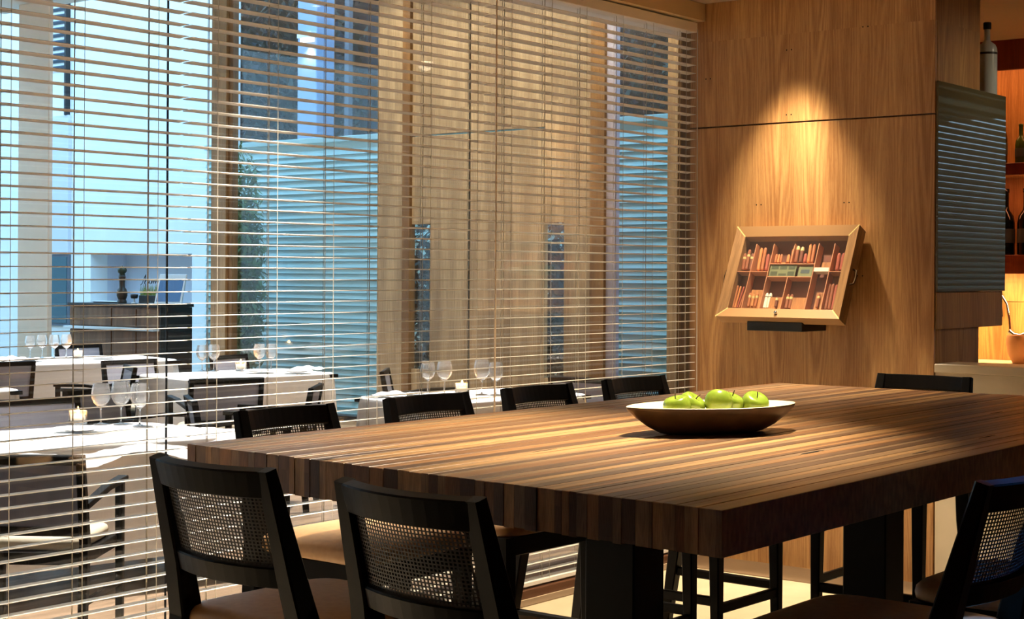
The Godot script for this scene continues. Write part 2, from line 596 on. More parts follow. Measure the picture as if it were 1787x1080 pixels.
# ---------------------------------------------------------------- bar room
func bar_room() -> void:
	struct("floor", span(V(-4.15, -0.35, -12.2), V(1.4, 0.0, 1.7)), M.stone)
	struct("ceiling", span(V(-4.2, 2.56, -12.4), V(1.4, 2.75, 1.7)), M.ceiling)
	var m := span(V(-3.88, -0.01, -6.36), V(-3.81, 0.004, 1.6))  # darker strips stand in for the shade on the floor beside both walls
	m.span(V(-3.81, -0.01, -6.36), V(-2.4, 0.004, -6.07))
	struct("shade_strip_1", m, M.shade_and_ground)
	# wood wall with its joint, and the return at its right end
	var w := struct("wall_north", span(V(-4.03, -0.35, -6.85), V(-2.772, 2.56, -6.392)), M.post_dark)
	obj("panel", span(V(-3.965, 0.0, -6.392), V(-2.76, 1.981, -6.3734), 0.001), M.veneer, w)
	obj("panel", span(V(-3.965, 1.988, -6.392), V(-2.76, 2.56, -6.3734), 0.001), M.veneer, w)
	obj("return_panel", span(V(-2.772, 0.0, -6.852), V(-2.758, 1.981, -6.3925), 0.001), M.veneer_dark, w)
	obj("return_panel", span(V(-2.772, 1.988, -6.852), V(-2.758, 2.56, -6.3925), 0.001), M.veneer_dark, w)
	for a in [[-3.87, 2.21], [-3.45, 2.31], [-3.08, 2.38], [-3.60, 1.62], [-3.165, 1.62], [-3.45, 2.02], [-3.10, 1.30]]:
		for dx in [-0.012, 0.012]:
			m = MB.new()
			m.t = Transform3D(Basis(V(1, 0, 0), V(0, 0, 1), V(0, -1, 0)), V(a[0] + dx, a[1], -6.3735))
			m.lathe([[0.0, 0.0006], [0.0028, 0.0006], [0.0035, 0.0]], Vector3.ZERO, 8)
			obj("knot", m, M.crack, w)
	struct("wall_east", span(V(1.2, 0.0, -8.9), V(1.4, 2.56, 1.7)), M.backbar_dark)
	m = span(V(-1.4, 0.0, -12.2), V(-1.25, 0.3, -9.0))
	m.span(V(-1.4, 2.5, -12.2), V(-1.25, 2.56, -9.0))
	m.span(V(-1.4, 0.3, -12.2), V(-1.25, 2.5, -12.0))
	m.span(V(-1.4, 0.0, -9.05), V(1.4, 2.56, -8.9))
	struct("wall_passage", m, M.cream)
	struct("wall_south", span(V(-4.2, 0.0, 1.5), V(1.4, 2.56, 1.7)), M.backbar_dark)
	struct("wall_far", span(V(-2.5, 0.0, -12.4), V(-1.25, 2.56, -12.2)), M.cream)
	# window between bar and restaurant
	struct("wall_west", span(V(-4.2, 2.47, -11.2), V(-4.0, 4.6, 1.7)), M.plaster)
	struct("trim_2", span(V(-4.2, -0.35, -6.39), V(-3.9, 0.035, 1.5), 0.003), M.sill)
	var g := group_node("window_1")
	var z0 := 1.5
	var k := 0
	for z in [-3.346, -4.866, -6.39]:
		obj("pane", span(V(-4.056, 0.035, z + 0.004), V(-4.048, 2.47, z0 - 0.004)), M.glass, g)
		if k < 2:
			obj("glass_joint", span(V(-4.055, 0.035, z - 0.0022), V(-4.049, 2.47, z + 0.0022)), M.joint, g)
		z0 = z
		k += 1
	struct("trim_3", span(V(-3.99, 2.478, -6.372), V(-3.885, 2.558, 1.4), 0.002), M.valance)
	# bright side window far down the room, seen only as a reflection
	g = group_node("window_2")
	obj("pane", span(V(-1.34, 0.3, -12.0), V(-1.33, 2.5, -9.05)), M.glass, g)
	var b := thing("side_blind", "pale horizontal blind over the side window in the passage beside the back bar", "blind", V(-1.44, 0.3, -10.53))
	m = MB.new()
	m.box(Vector3.ZERO, V(0.05, 0.003, 2.9))
	var sm := m.mesh()
	for i in 54:
		many("slat", i, sm, M.slat, b, V(0, 0.04 + i * 0.0383, 0), Basis(V(0, 0, 1), 0.85))
	obj("headrail", span(V(-0.025, 2.12, -1.45), V(0.025, 2.17, 1.45)), M.slat, b)
	for z in [-0.9, 0.0, 0.9]:
		obj("ladder_cord", span(V(-0.027, 0.0, z - 0.001), V(-0.0255, 2.12, z + 0.001)), M.cord, b)
# ---------------------------------------------------------------- blinds
func slat_mesh(len: float) -> ArrayMesh:
	# crowned slat 45 mm wide, 2 mm thick, along z
	var m := MB.new()
	var prof := []
	for i in 7:
		var u := -1.0 + i / 3.0
		prof.append(Vector2(u * 0.0225, 0.0008 * (1.0 - u * u)))
	for s in [1.0, -1.0]:
		var g := []
		for z in [-len / 2, len / 2]:
			var row := []
			for p in prof:
				row.append(V(p.x, p.y + s * 0.0010, z))
			g.append(row)
		for i in 6:
			m.quad(g[0][i], g[0][i + 1], g[1][i + 1], g[1][i], V(0, s, 0))
	for s in [-1.0, 1.0]:
		m.quad(V(s * 0.0225, 0.0010, -len / 2), V(s * 0.0225, -0.0010, -len / 2), V(s * 0.0225, -0.0010, len / 2), V(s * 0.0225, 0.0010, len / 2), V(s, 0, 0))
		for i in 6:
			m.quad(V(prof[i].x, prof[i].y - 0.0010, s * len / 2), V(prof[i + 1].x, prof[i + 1].y - 0.0010, s * len / 2), V(prof[i + 1].x, prof[i + 1].y + 0.0010, s * len / 2), V(prof[i].x, prof[i].y + 0.0010, s * len / 2), V(0, 0, s))
	return m.mesh()

func blinds() -> void:
	var list := [
		[-3.318, -1.5, [-2.10, -2.67, -2.921, -3.197], 0.04, "leftmost venetian blind with pale wooden slats, nearest the white dining tables"],
		[-4.832, -3.332, [-3.438, -3.70, -3.966, -4.19, -4.476, -4.75], 0.045, "middle venetian blind with pale wooden slats, between two dark glass joints"],
		[-6.346, -4.842, [-4.96, -5.225, -5.47, -5.743, -5.98, -6.256], 0.07, "rightmost venetian blind with pale wooden slats, ending at the wood wall"]]
	for a in list:
		var len: float = a[1] - a[0]
		var mid: float = (a[1] + a[0]) / 2
		var t := thing("venetian_blind", a[4], "blind", V(-3.94, 0, mid), 0.0, "pale venetian blinds on the long window")
		var sm := slat_mesh(len)
		for i in 61:
			var y := 0.09 + i * 0.0383
			many("slat", i, sm, M.slat, t, V(rng.randf_range(-0.0015, 0.0015), y + rng.randf_range(-0.001, 0.001), 0), Basis(V(0, 0, 1), a[3] + rng.randf_range(-0.012, 0.012)))
		obj("headrail", span(V(-0.028, 2.425, -len / 2), V(0.028, 2.47, len / 2), 0.002), M.slat, t)
		obj("bottom_rail", span(V(-0.026, 0.042, -len / 2), V(0.026, 0.062, len / 2), 0.003), M.slat, t)
		for z in a[2]:
			var m := MB.new()
			for x in [-0.025, 0.025]:
				m.span(V(x - 0.0007, 0.05, z - mid - 0.0007), V(x + 0.0007, 2.43, z - mid + 0.0007))
			for i in 61:
				m.span(V(-0.025, 0.0865 + i * 0.0383, z - mid - 0.0006), V(0.025, 0.0875 + i * 0.0383, z - mid + 0.0006))
			obj("ladder_cord", m, M.cord, t)
			m = MB.new()
			m.span(V(-0.001, 0.05, z - mid + 0.016), V(0.001, 2.43, z - mid + 0.018))
			obj("lift_cord", m, M.cord, t)
		if a[0] < -6:
			var m := MB.new()
			m.tube([V(0.036, 2.44, 1.5 / 2 - 0.005), V(0.037, 1.2, 1.5 / 2 - 0.004), V(0.036, 0.75, 1.5 / 2 - 0.003)], 0.0035, 8)
			obj("tilt_wand", m, M.rod, t)
			m = MB.new()
			m.tube([V(0.03, 2.44, -0.748), V(0.032, 1.6, -0.750), V(0.03, 0.8, -0.757), V(0.034, 0.4, -0.752), V(0.03, 0.12, -0.768)], 0.0025, 6)
			obj("pull_cord", m, M.cord, t)


# ---------------------------------------------------------------- wall display case with cigars
func display_case() -> void:
	var t := thing("display_case", "sloping wooden wall display case of cigars with a mitred frame and small compartments", "display case", V(-3.667, 1.52, -6.30))
	var d := V(0, -0.90328, 0.42906)      # down the slope
	var n := V(0, 0.42906, 0.90328)       # out of the face
	var B := Basis(V(1, 0, 0), -d, n)     # x across, y up the slope, z out
	t.basis = B
	var W := 0.60
	var H := 0.444
	var f := 0.046
	var T := 0.068
	# frame: four mitred rails with a raised outer edge
	var o := [V(0, 0, 0), V(W, 0, 0), V(W, -H, 0), V(0, -H, 0)]
	var i := [V(f, -f, -0.012), V(W - f, -f, -0.012), V(W - f, -H + f, -0.012), V(f, -H + f, -0.012)]
	for k in 4:
		var k2 := (k + 1) % 4
		var m := MB.new()
		var back := V(0, 0, -T)
		m.hexa([o[k] + back, o[k2] + back, i[k2] * V(1, 1, 0) + back, i[k] * V(1, 1, 0) + back, o[k], o[k2], i[k2], i[k]])
		obj("frame_rail", m, M.case_rail if k % 2 == 0 else M.case, t)
		# bright mitre spline in the corner
		m = MB.new()
		var dir: Vector3 = (i[k] - o[k])
		var sd := V(-dir.y, dir.x, 0).normalized() * 0.0025
		var a: Vector3 = o[k] + V(0, 0, 0.0008)
		var b: Vector3 = i[k] + V(0, 0, 0.0008)
		m.hexa([a - sd - V(0, 0, 0.004), a + sd - V(0, 0, 0.004), b + sd - V(0, 0, 0.004), b - sd - V(0, 0, 0.004), a - sd, a + sd, b + sd, b - sd])
		obj("mitre_spline", m, M.band, t)
	obj("back_panel", span(V(f, -H + f, -T), V(W - f, -f, -T + 0.006)), M.case_back, t)
	# dividers and shelves
	for a in [[0.111, 0.08, 0.397], [0.20, 0.08, 0.397], [0.303, 0.08, 0.179], [0.303, 0.243, 0.397], [0.42, 0.08, 0.397], [0.496, 0.08, 0.397]]:
		obj("divider", span(V(a[0] - 0.0018, -a[2], -T + 0.006), V(a[0] + 0.0018, -a[1], -0.016)), M.divider, t)
	for a in [[f, 0.198, 0.217], [0.202, 0.418, 0.179], [0.202, 0.418, 0.242], [0.498, W - f, 0.216]]:
		obj("shelf", span(V(a[0], -a[2] - 0.0016, -T + 0.006), V(a[1], -a[2] + 0.0016, -0.016)), M.divider, t)
	# cedar blocks at the feet of the lower compartments
	for a in [[0.135, 0.195, 0.30, 0.397], [0.235, 0.298, 0.335, 0.397], [0.345, 0.413, 0.335, 0.397], [0.455, 0.492, 0.31, 0.397], [0.245, 0.268, 0.165, 0.1775], [0.448, 0.492, 0.165, 0.198]]:
		obj("cedar_block", span(V(a[0], -a[3], -T + 0.007), V(a[1], -a[2], -0.030)), M.cedar, t)
	# cards
	obj("label_card", span(V(0.205, -0.2395, -0.024), V(0.334, -0.182, -0.021)), M.card, t, "green label card")
	var m := MB.new()
	for a in [[0.212, 0.248, 0.188, 0.203], [0.254, 0.288, 0.188, 0.204], [0.296, 0.328, 0.188, 0.204], [0.212, 0.245, 0.214, 0.234], [0.252, 0.290, 0.224, 0.234], [0.296, 0.328, 0.214, 0.234]]:
		m.span(V(a[0], -a[3], -0.021), V(a[1], -a[2], -0.0205))
	obj("card_print", m, M.print_dark, t)
	obj("label_card", span(V(0.345, -0.2395, -0.026), V(0.413, -0.188, -0.023)), M.card, t, "small green label card")
	m = span(V(0.357, -0.222, -0.023), V(0.400, -0.204, -0.0225))
	obj("card_print", m, M.card_dark, t)
	obj("white_box", span(V(0.423, -0.2155, -0.045), V(0.493, -0.197, -0.016)), M.paper, t, "white paper box")
	# glass, lock, handles
	obj("glass_cover", span(V(f - 0.003, -H + f - 0.003, -0.0145), V(W - f + 0.003, -f + 0.003, -0.0125)), M.glass, t)
	m = MB.new()
	m.t = Transform3D(Basis(V(1, 0, 0), V(0, 0, 1), V(0, -1, 0)), V(0.296, -0.421, -0.004))
	m.lathe([[0.0, 0.012], [0.005, 0.012], [0.008, 0.009], [0.008, 0.0], [0.0, 0.0]], Vector3.ZERO, 14)
	obj("lock", m, M.chrome, t)
	for s in [-1.0, 1.0]:
		m = MB.new()
		var x := -0.0 if s < 0 else W
		m.tube([V(x, -0.20, -0.03), V(x + s * 0.016, -0.205, -0.03), V(x + s * 0.02, -0.235, -0.03), V(x + s * 0.016, -0.265, -0.03), V(x, -0.27, -0.03)], 0.005, 8)
		obj("handle", m, M.bronze, t)
	# dark bracket it hangs on
	m = span(V(-3.53, 1.058, -6.3725), V(-3.26, 1.098, -6.15), 0.002)
	var br := obj("wall_bracket", m, M.dark)
	tag(br, "black box bracket on the wood wall under the display case", "bracket")
	# cigars: foot u, foot v, tip u, tip v, radius, kind, colour
	var sets := [
		["thick dark cigars with pale bands in the top left compartment", "dark banded cigar in the top left compartment", 1, [[0.058, 0.199, 0.050, 0.115, 0], [0.074, 0.198, 0.068, 0.096, 0], [0.093, 0.198, 0.088, 0.115, 2]], 0.0075],
		["plain tan cigars in the second top compartment", "plain tan cigar in the second top compartment", 0, [[0.136, 0.201, 0.127, 0.088, 3], [0.155, 0.201, 0.146, 0.087, 1], [0.176, 0.201, 0.168, 0.118, 4]], 0.0075],
		["thin short cigars above the green card", "thin short cigar above the larger green card", 0, [[0.213, 0.163, 0.210, 0.120, 1], [0.226, 0.163, 0.222, 0.120, 3], [0.239, 0.163, 0.235, 0.120, 1]], 0.0055],
		["thick brown cigars in the middle top compartment", "plain brown cigar in the middle top compartment", 0, [[0.275, 0.163, 0.271, 0.121, 3], [0.293, 0.163, 0.288, 0.092, 1], [0.356, 0.163, 0.353, 0.117, 4], [0.375, 0.163, 0.367, 0.070, 3], [0.392, 0.163, 0.386, 0.071, 1]], 0.007],
		["pale tipped thick cigars in the middle top compartment", "thick pale-tipped cigar in the middle top compartment", 2, [[0.314, 0.163, 0.309, 0.080, 0], [0.336, 0.163, 0.331, 0.084, 2]], 0.0085],
		["reddish cigars in the top right compartment", "reddish cigar in the narrow top right compartment", 0, [[0.520, 0.199, 0.514, 0.115, 4], [0.540, 0.199, 0.535, 0.115, 4]], 0.008],
		["thin leaning cigars in the bottom left compartment", "thin leaning cigar in the bottom left compartment", 0, [[0.055, 0.385, 0.053, 0.275, 1], [0.065, 0.385, 0.068, 0.278, 3], [0.076, 0.385, 0.085, 0.280, 4], [0.087, 0.385, 0.101, 0.288, 1]], 0.0047],
		["short banded cigars in the second bottom compartment", "short banded cigar in the second bottom compartment", 1, [[0.140, 0.385, 0.135, 0.318, 1], [0.158, 0.385, 0.155, 0.324, 3], [0.174, 0.385, 0.173, 0.320, 1]], 0.007],
		["white cigar tubes in the third bottom compartment", "white cigar tube in the bottom row", 3, [[0.213, 0.385, 0.210, 0.310, 5], [0.230, 0.385, 0.227, 0.310, 5]], 0.0082],
		["pair of banded cigars in the middle bottom compartment", "brown banded cigar of the pair in the bottom row", 1, [[0.318, 0.385, 0.315, 0.314, 0], [0.335, 0.385, 0.332, 0.314, 0]], 0.0075],
		["tall cigars in the bottom right compartment", "tall brown cigar in the narrow bottom right compartment", 0, [[0.508, 0.385, 0.502, 0.262, 0], [0.524, 0.385, 0.518, 0.262, 0], [0.541, 0.385, 0.535, 0.266, 4]], 0.0075],
		["", "single small dark cigar with a band on the third cedar block", 1, [[0.276, 0.385, 0.273, 0.336, 2]], 0.0065],
		["", "single brown cigar on the rightmost cedar block of the bottom row", 1, [[0.474, 0.385, 0.472, 0.316, 0]], 0.007]]
	var base := t.transform
	var order := ["leftmost", "second from the left", "third from the left", "fourth from the left", "last on the right"]
	for s in sets:
		var nth := -1
		for c in s[3]:
			nth += 1
			var front: bool = s[1].contains("cedar") or s[1].contains("second bottom")
			var a := V(c[0], -c[1], -0.022 if front else -0.038)
			var b := V(c[2], -c[3], -0.022 if front else -0.040)
			var up := (b - a).normalized()
			var L := a.distance_to(b)
			var r: float = s[4]
			if front:
				r = 0.006
			var name: String = "cigar_tube" if s[2] == 3 else "cigar"
			var many_here: int = s[3].size()
			var g := thing(name, s[1] if many_here == 1 else s[1] + ", " + (order[4] if nth == many_here - 1 and nth > 0 else order[nth]) + " of %d" % many_here, "cigar", Vector3.ZERO, 0.0, s[0])
			g.transform = base * Transform3D(Basis(up.cross(V(0, 0, 1)).normalized(), up, V(0, 0, 1)).orthonormalized(), a)
			m = MB.new()
			m.lathe([[0.0, 0.0], [r * 0.94, 0.0], [r, 0.002], [r, L - r * 1.9], [r * 0.88, L - r * 1.1], [r * 0.62, L - r * 0.45], [r * 0.3, L - r * 0.1], [0.0, L]], Vector3.ZERO, 12)
			obj("body", m, M.tube_white if c[4] == 5 else M.cigars[c[4]], g)
			if s[2] == 1 or s[2] == 3:
				m = MB.new()
				var y0: float = L * (0.62 if s[2] == 1 else 0.70)
				var hh := 0.011 if s[2] == 1 else 0.003
				m.lathe([[r, y0], [r + 0.0005, y0], [r + 0.0005, y0 + hh], [r, y0 + hh]], Vector3.ZERO, 12)
				obj("band", m, M.band if s[2] == 1 else M.dark, g)
			elif s[2] == 2:
				m = MB.new()
				m.lathe([[r * 1.01, L - r * 2.6], [r * 1.02, L - r * 1.85], [r * 0.91, L - r * 1.05], [r * 0.65, L - r * 0.38], [0.0, L + 0.0006]], Vector3.ZERO, 12)
				obj("tip", m, M.band, g)


# ---------------------------------------------------------------- plank table
func plank_table() -> void:
	var t := thing("plank_table", "long heavy table of dark and light wood strips laid edge to edge on black posts", "table", V(-2.13, 0, -3.84))
	var y0 := 0.818
	var xl := -0.765
	var xr := 0.733
	var zb := -1.445
	var x := xl
	var k := 0
	var last := -1
	while x < xr - 0.004:
		var w := rng.randf_range(0.017, 0.044)
		if xr - x - w < 0.016:
			w = xr - x
		var zf0 := lerpf(1.385, 1.487, (x - xl) / (xr - xl))
		var zf1 := lerpf(1.385, 1.487, (x + w - xl) / (xr - xl))
		var top := 0.9 + rng.randf_range(-0.0006, 0.0006)
		var bot := y0 + rng.randf_range(-0.0015, 0.0015)
		var jf := rng.randf_range(-0.0015, 0.0015)
		var mid := x + w / 2
		var h := w / 2 - 0.00035
		var m := MB.new()
		var e := 0.0011
		# plank centred on its own origin so that the grain is its own
		var q := [V(-h, bot, zb), V(h, bot, zb), V(h, bot, zf1 + jf), V(-h, bot, zf0 + jf), V(-h, top - e, zb), V(h, top - e, zb), V(h, top - e, zf1 + jf), V(-h, top - e, zf0 + jf)]
		m.hexa(q)
		var u := [V(-h + e, top, zb + e), V(h - e, top, zb + e), V(h - e, top, zf1 + jf - e), V(-h + e, top, zf0 + jf - e)]
		m.hexa([q[4], q[5], q[6], q[7], u[0], u[1], u[2], u[3]])
		var pick := rng.randi_range(0, 7)
		if pick == last:
			pick = (pick + 3) % 8
		last = pick
		var o := obj("plank", m, M.planks[pick], t)
		o.position.x = mid
		x += w
		k += 1
	for a in [[0.60, -0.02, 0.055, 0.0035], [0.43, 0.58, 0.06, 0.004], [0.62, 0.42, 0.05, 0.003], [-0.05, 0.95, 0.05, 0.003], [0.35, -0.72, 0.05, 0.003], [-0.30, 1.40, 0.03, 0.003]]:
		var m := MB.new()
		m.hexa([V(-a[3], 0, 0), V(0, 0, -a[2]), V(a[3], 0, 0), V(0, 0, a[2]), V(-a[3] * 0.8, 0.0006, 0), V(0, 0.0006, -a[2] * 0.9), V(a[3] * 0.8, 0.0006, 0), V(0, 0.0006, a[2] * 0.9)])
		var o := obj("crack", m, M.crack, t)
		o.position = V(a[0], 0.9004, a[1])
	for z in [0.70, -0.64]:
		obj("post", span(V(-0.07, 0.02, z - 0.065), V(0.07, 0.805, z + 0.065), 0.004), M.black_wood, t)
		obj("foot_plate", span(V(-0.3, 0.0, z - 0.22), V(0.3, 0.02, z + 0.22), 0.004), M.black_wood, t)
	obj("underframe", span(V(-0.4, 0.79, -1.1), V(0.4, 0.816, 1.1), 0.003), M.black_wood, t)


# ---------------------------------------------------------------- bar chairs with cane backs
func back_at(s: float, y: float) -> Vector3:
	# surface of the back: bowed between the posts, raked backwards with height; s from -1 to 1
	var rake := 0.195 + (y - 0.58) * 0.27
	return V(s * lerpf(0.172, 0.163, (y - 0.6) / 0.32), y, rake + 0.034 * (1.0 - s * s))

func make_bar_chair() -> Node3D:
	var t := thing("bar_chair", "", "chair")
	var m := MB.new()
	# padded seat: rounded slab, a little wider in front
	var g := []
	for r in [[0.0, 0.606], [0.55, 0.606], [0.85, 0.602], [0.95, 0.596], [0.99, 0.586], [1.0, 0.573], [0.99, 0.560], [0.97, 0.556], [0.0, 0.556]]:
		var row := []
		for k in 40:
			var a := TAU * k / 40.0
			var cx := signf(cos(a)) * pow(absf(cos(a)), 0.28)
			var cz := signf(sin(a)) * pow(absf(sin(a)), 0.28)
			var z: float = cz * 0.222 * r[0] - 0.005
			row.append(V(cx * r[0] * lerpf(0.226, 0.205, (z + 0.23) / 0.45), r[1], z))
		g.append(row)
	m.grid(g, true)
	obj("seat", m, M.leather, t)
	# apron
	m = MB.new()
	m.span(V(-0.20, 0.50, -0.215), V(0.20, 0.555, -0.195), 0.003)
	m.span(V(-0.18, 0.50, 0.19), V(0.18, 0.555, 0.21), 0.003)
	m.span(V(-0.205, 0.50, -0.20), V(-0.185, 0.555, 0.2), 0.003)
	m.span(V(0.185, 0.50, -0.20), V(0.205, 0.555, 0.2), 0.003)
	obj("apron", m, M.chair_wood, t)
	for s in [-1.0, 1.0]:
		m = MB.new()
		m.bar([V(s * 0.198, 0.0, -0.205), V(s * 0.196, 0.555, -0.198)], [Vector2(0.032, 0.032), Vector2(0.044, 0.044)], V(1, 0, 0))
		obj("leg", m, M.chair_wood, t)
		m = MB.new()
		var p0 := V(s * 0.20, 0.0, 0.27)
		m.bar([p0, V(s * 0.196, 0.40, 0.205), V(s * 0.193, 0.58, 0.198), back_at(s, 0.70) + V(s * 0.011, 0, 0.0), back_at(s, 0.92) + V(s * 0.008, 0.0, 0.0)],
			[Vector2(0.034, 0.036), Vector2(0.048, 0.052), Vector2(0.050, 0.056), Vector2(0.046, 0.046), Vector2(0.036, 0.028)], V(1, 0, 0))
		obj("leg", m, M.chair_wood, t)
		m = MB.new()
		m.bar([V(s * 0.197, 0.19, -0.2), V(s * 0.198, 0.19, 0.235)], [Vector2(0.02, 0.032), Vector2(0.02, 0.032)], V(1, 0, 0))
		obj("stretcher", m, M.chair_wood, t)
	m = MB.new()
	m.bar([V(-0.197, 0.165, -0.204), V(0.197, 0.165, -0.204)], [Vector2(0.034, 0.022), Vector2(0.034, 0.022)], V(0, 1, 0))
	obj("stretcher", m, M.chair_wood, t)
	# curved rails of the back
	for rail in [[0.892, 0.056, 0.028, "top_rail"], [0.704, 0.044, 0.024, "lower_rail"]]:
		m = MB.new()
		var pts := []
		var sz := []
		for k in 13:
			var s := -1.0 + k / 6.0
			pts.append(back_at(s * 0.97, rail[0]))
			sz.append(Vector2(rail[1], rail[2]))
		m.bar(pts, sz, V(0, 0.965, 0.262), 0.003)
		obj(rail[3], m, M.chair_wood, t)
	# woven cane between the rails
	m = MB.new()
	var lo := 0.722
	var hi := 0.876
	var nv := 34
	for i in nv + 1:
		var s := lerpf(-0.90, 0.90, float(i) / nv)
		var pts := []
		for j in 4:
			pts.append(back_at(s, lerpf(lo, hi, j / 3.0)))
		m.strip(pts, V(0.0017, 0, -0.0017 * 2.0 * s * 0.19), V(0, 0, 0.0005))
	for j in 22:
		var y := lerpf(lo, hi, j / 21.0)
		var pts := []
		for k in 11:
			pts.append(back_at(lerpf(-0.92, 0.92, k / 10.0), y))
		m.strip(pts, V(0, 0.00125, 0.00034), V(0, -0.0001, 0.0006))
	obj("cane_panel", m, M.cane, t)
	return t

func bar_chairs() -> void:
	var c := make_bar_chair()
	c.position = V(-2.432, 0, -2.42)
	c.rotation.y = deg_to_rad(-3.0)
	tag(c, "dark bar chair with a cane back at the near table end, left of two there", "chair", "dark cane-backed chairs round the plank table")
	dup(c, "bar_chair", V(-1.854, 0, -2.38), -6.0, "dark cane-backed bar chair at the near table end, right of the other one there")
	var w := ["first dark cane-backed chair along the window side, nearest the white tables", "second dark cane-backed chair along the window side, in front of the candle table", "third dark cane-backed chair along the window side of the plank table", "last dark cane-backed chair along the window side, nearest the wood wall"]
	var k := 0
	for z in [-3.145, -3.738, -4.311, -4.89]:
		dup(c, "bar_chair", V(-3.0, 0, z), -90.0 + [1.0, -1.0, 0.0, -1.5][k], w[k])
		k += 1
	dup(c, "bar_chair", V(-2.53, 0, -5.47), 180.0, "dark cane-backed chair at the far table end in front of the wood wall")
	dup(c, "bar_chair", V(-1.42, 0, -3.02), 90.0, "dark cane-backed chair on the right table side with a bluish top rail")
	dup(c, "bar_chair", V(-1.33, 0, -3.66), 90.0, "dark chair on the right table side, mostly hidden behind the blue-topped one")


# ---------------------------------------------------------------- bowl and apples
func bowl_and_apples() -> void:
	var t := thing("wooden_bowl", "long boat-shaped dark bowl with a pale inside holding green apples", "bowl", V(-2.105, 0.9008, -3.495), 0.0)
	var ax := V(0.2245, 0, -0.4355).normalized()
	t.basis = Basis(ax, V(0, 1, 0), ax.cross(V(0, 1, 0)))
	var out := func(sx: float, sz: float, y: float, p: float) -> Array:
		var row := []
		for k in 48:
			var a := TAU * k / 48.0
			var e := 2.0 / p
			row.append(V(sx * signf(cos(a)) * pow(absf(cos(a)), e), y - 0.010 + 0.012 * clampf(y / 0.06, 0, 1) * clampf(y / 0.06, 0, 1), sz * signf(sin(a)) * pow(absf(sin(a)), e)))
		return row
	var m := MB.new()
	m.grid([out.call(0.0, 0.0, 0.010, 1.8), out.call(0.13, 0.05, 0.010, 1.8), out.call(0.15, 0.062, 0.013, 1.8), out.call(0.185, 0.092, 0.028, 1.75), out.call(0.22, 0.120, 0.047, 1.68), out.call(0.243, 0.137, 0.062, 1.6), out.call(0.245, 0.140, 0.066, 1.6), out.call(0.2445, 0.1395, 0.069, 1.6)], true)
	obj("shell", m, M.bowl_out, t)
	m = MB.new()
	m.grid([out.call(0.2445, 0.1395, 0.069, 1.6), out.call(0.242, 0.1375, 0.0702, 1.6), out.call(0.238, 0.134, 0.067, 1.6), out.call(0.215, 0.118, 0.052, 1.7), out.call(0.18, 0.098, 0.040, 1.8), out.call(0.12, 0.05, 0.035, 1.8), out.call(0.0, 0.0, 0.034, 1.8)], true, true)
	obj("lining", m, M.bowl_in, t)
	var prof := []
	for k in 15:
		var a := PI * k / 14.0
		var r := 0.0355 * pow(sin(a), 0.86) * (1.0 + 0.06 * cos(a))
		var y := 0.033 * cos(a)
		if k < 4:
			y -= 0.013 * pow(1.0 - k / 4.0, 1.4)
		if k > 11:
			y += 0.007 * pow((k - 11) / 3.0, 1.5)
		prof.append([r, y])
	var spots := [[-0.124, 0.036, 0.071, 20, "first green apple from the left end of the bowl, stem dimple showing"], [-0.062, 0.000, 0.071, 60, "second green apple from the left, partly behind the first"], [-0.010, 0.046, 0.080, -35, "third green apple from the left, tallest one at the middle of the bowl"], [0.048, 0.006, 0.072, 130, "fourth green apple from the left, partly hidden between its neighbours"], [0.108, 0.030, 0.071, 200, "last green apple at the right end of the row in the bowl"]]
	var first: Node3D
	var k := 0
	for s in spots:
		var at := t.transform * V(s[0], s[2], s[1])
		if first == null:
			first = thing("green_apple", s[4], "apple", at, s[3], "green apples in the bowl")
			m = MB.new()
			m.lathe(prof, Vector3.ZERO, 28)
			for i in m.v.size():
				var p := m.v[i]
				var a := atan2(p.z, p.x)
				m.v[i] = p * V(1, 1, 1) + V(p.x, 0, p.z) * 0.035 * cos(5 * a) * clampf(-p.y / 0.033 + 0.2, 0, 1)
			obj("flesh", m, M.apple, first)
			m = MB.new()
			m.tube([V(0, 0.018, 0), V(0.001, 0.028, 0), V(0.004, 0.036, 0.001)], 0.0013, 6)
			obj("stem", m, M.stem, first)
			first.rotation = V(0.25, 0, 0.1)
		else:
			var d := dup(first, "green_apple", at, s[3], s[4])
			d.rotation = V([0, 0.5, -0.35, 0.3, -0.4][k], deg_to_rad(s[3]), [0, -0.4, 0.5, 0.2, 0.35][k])
		k += 1


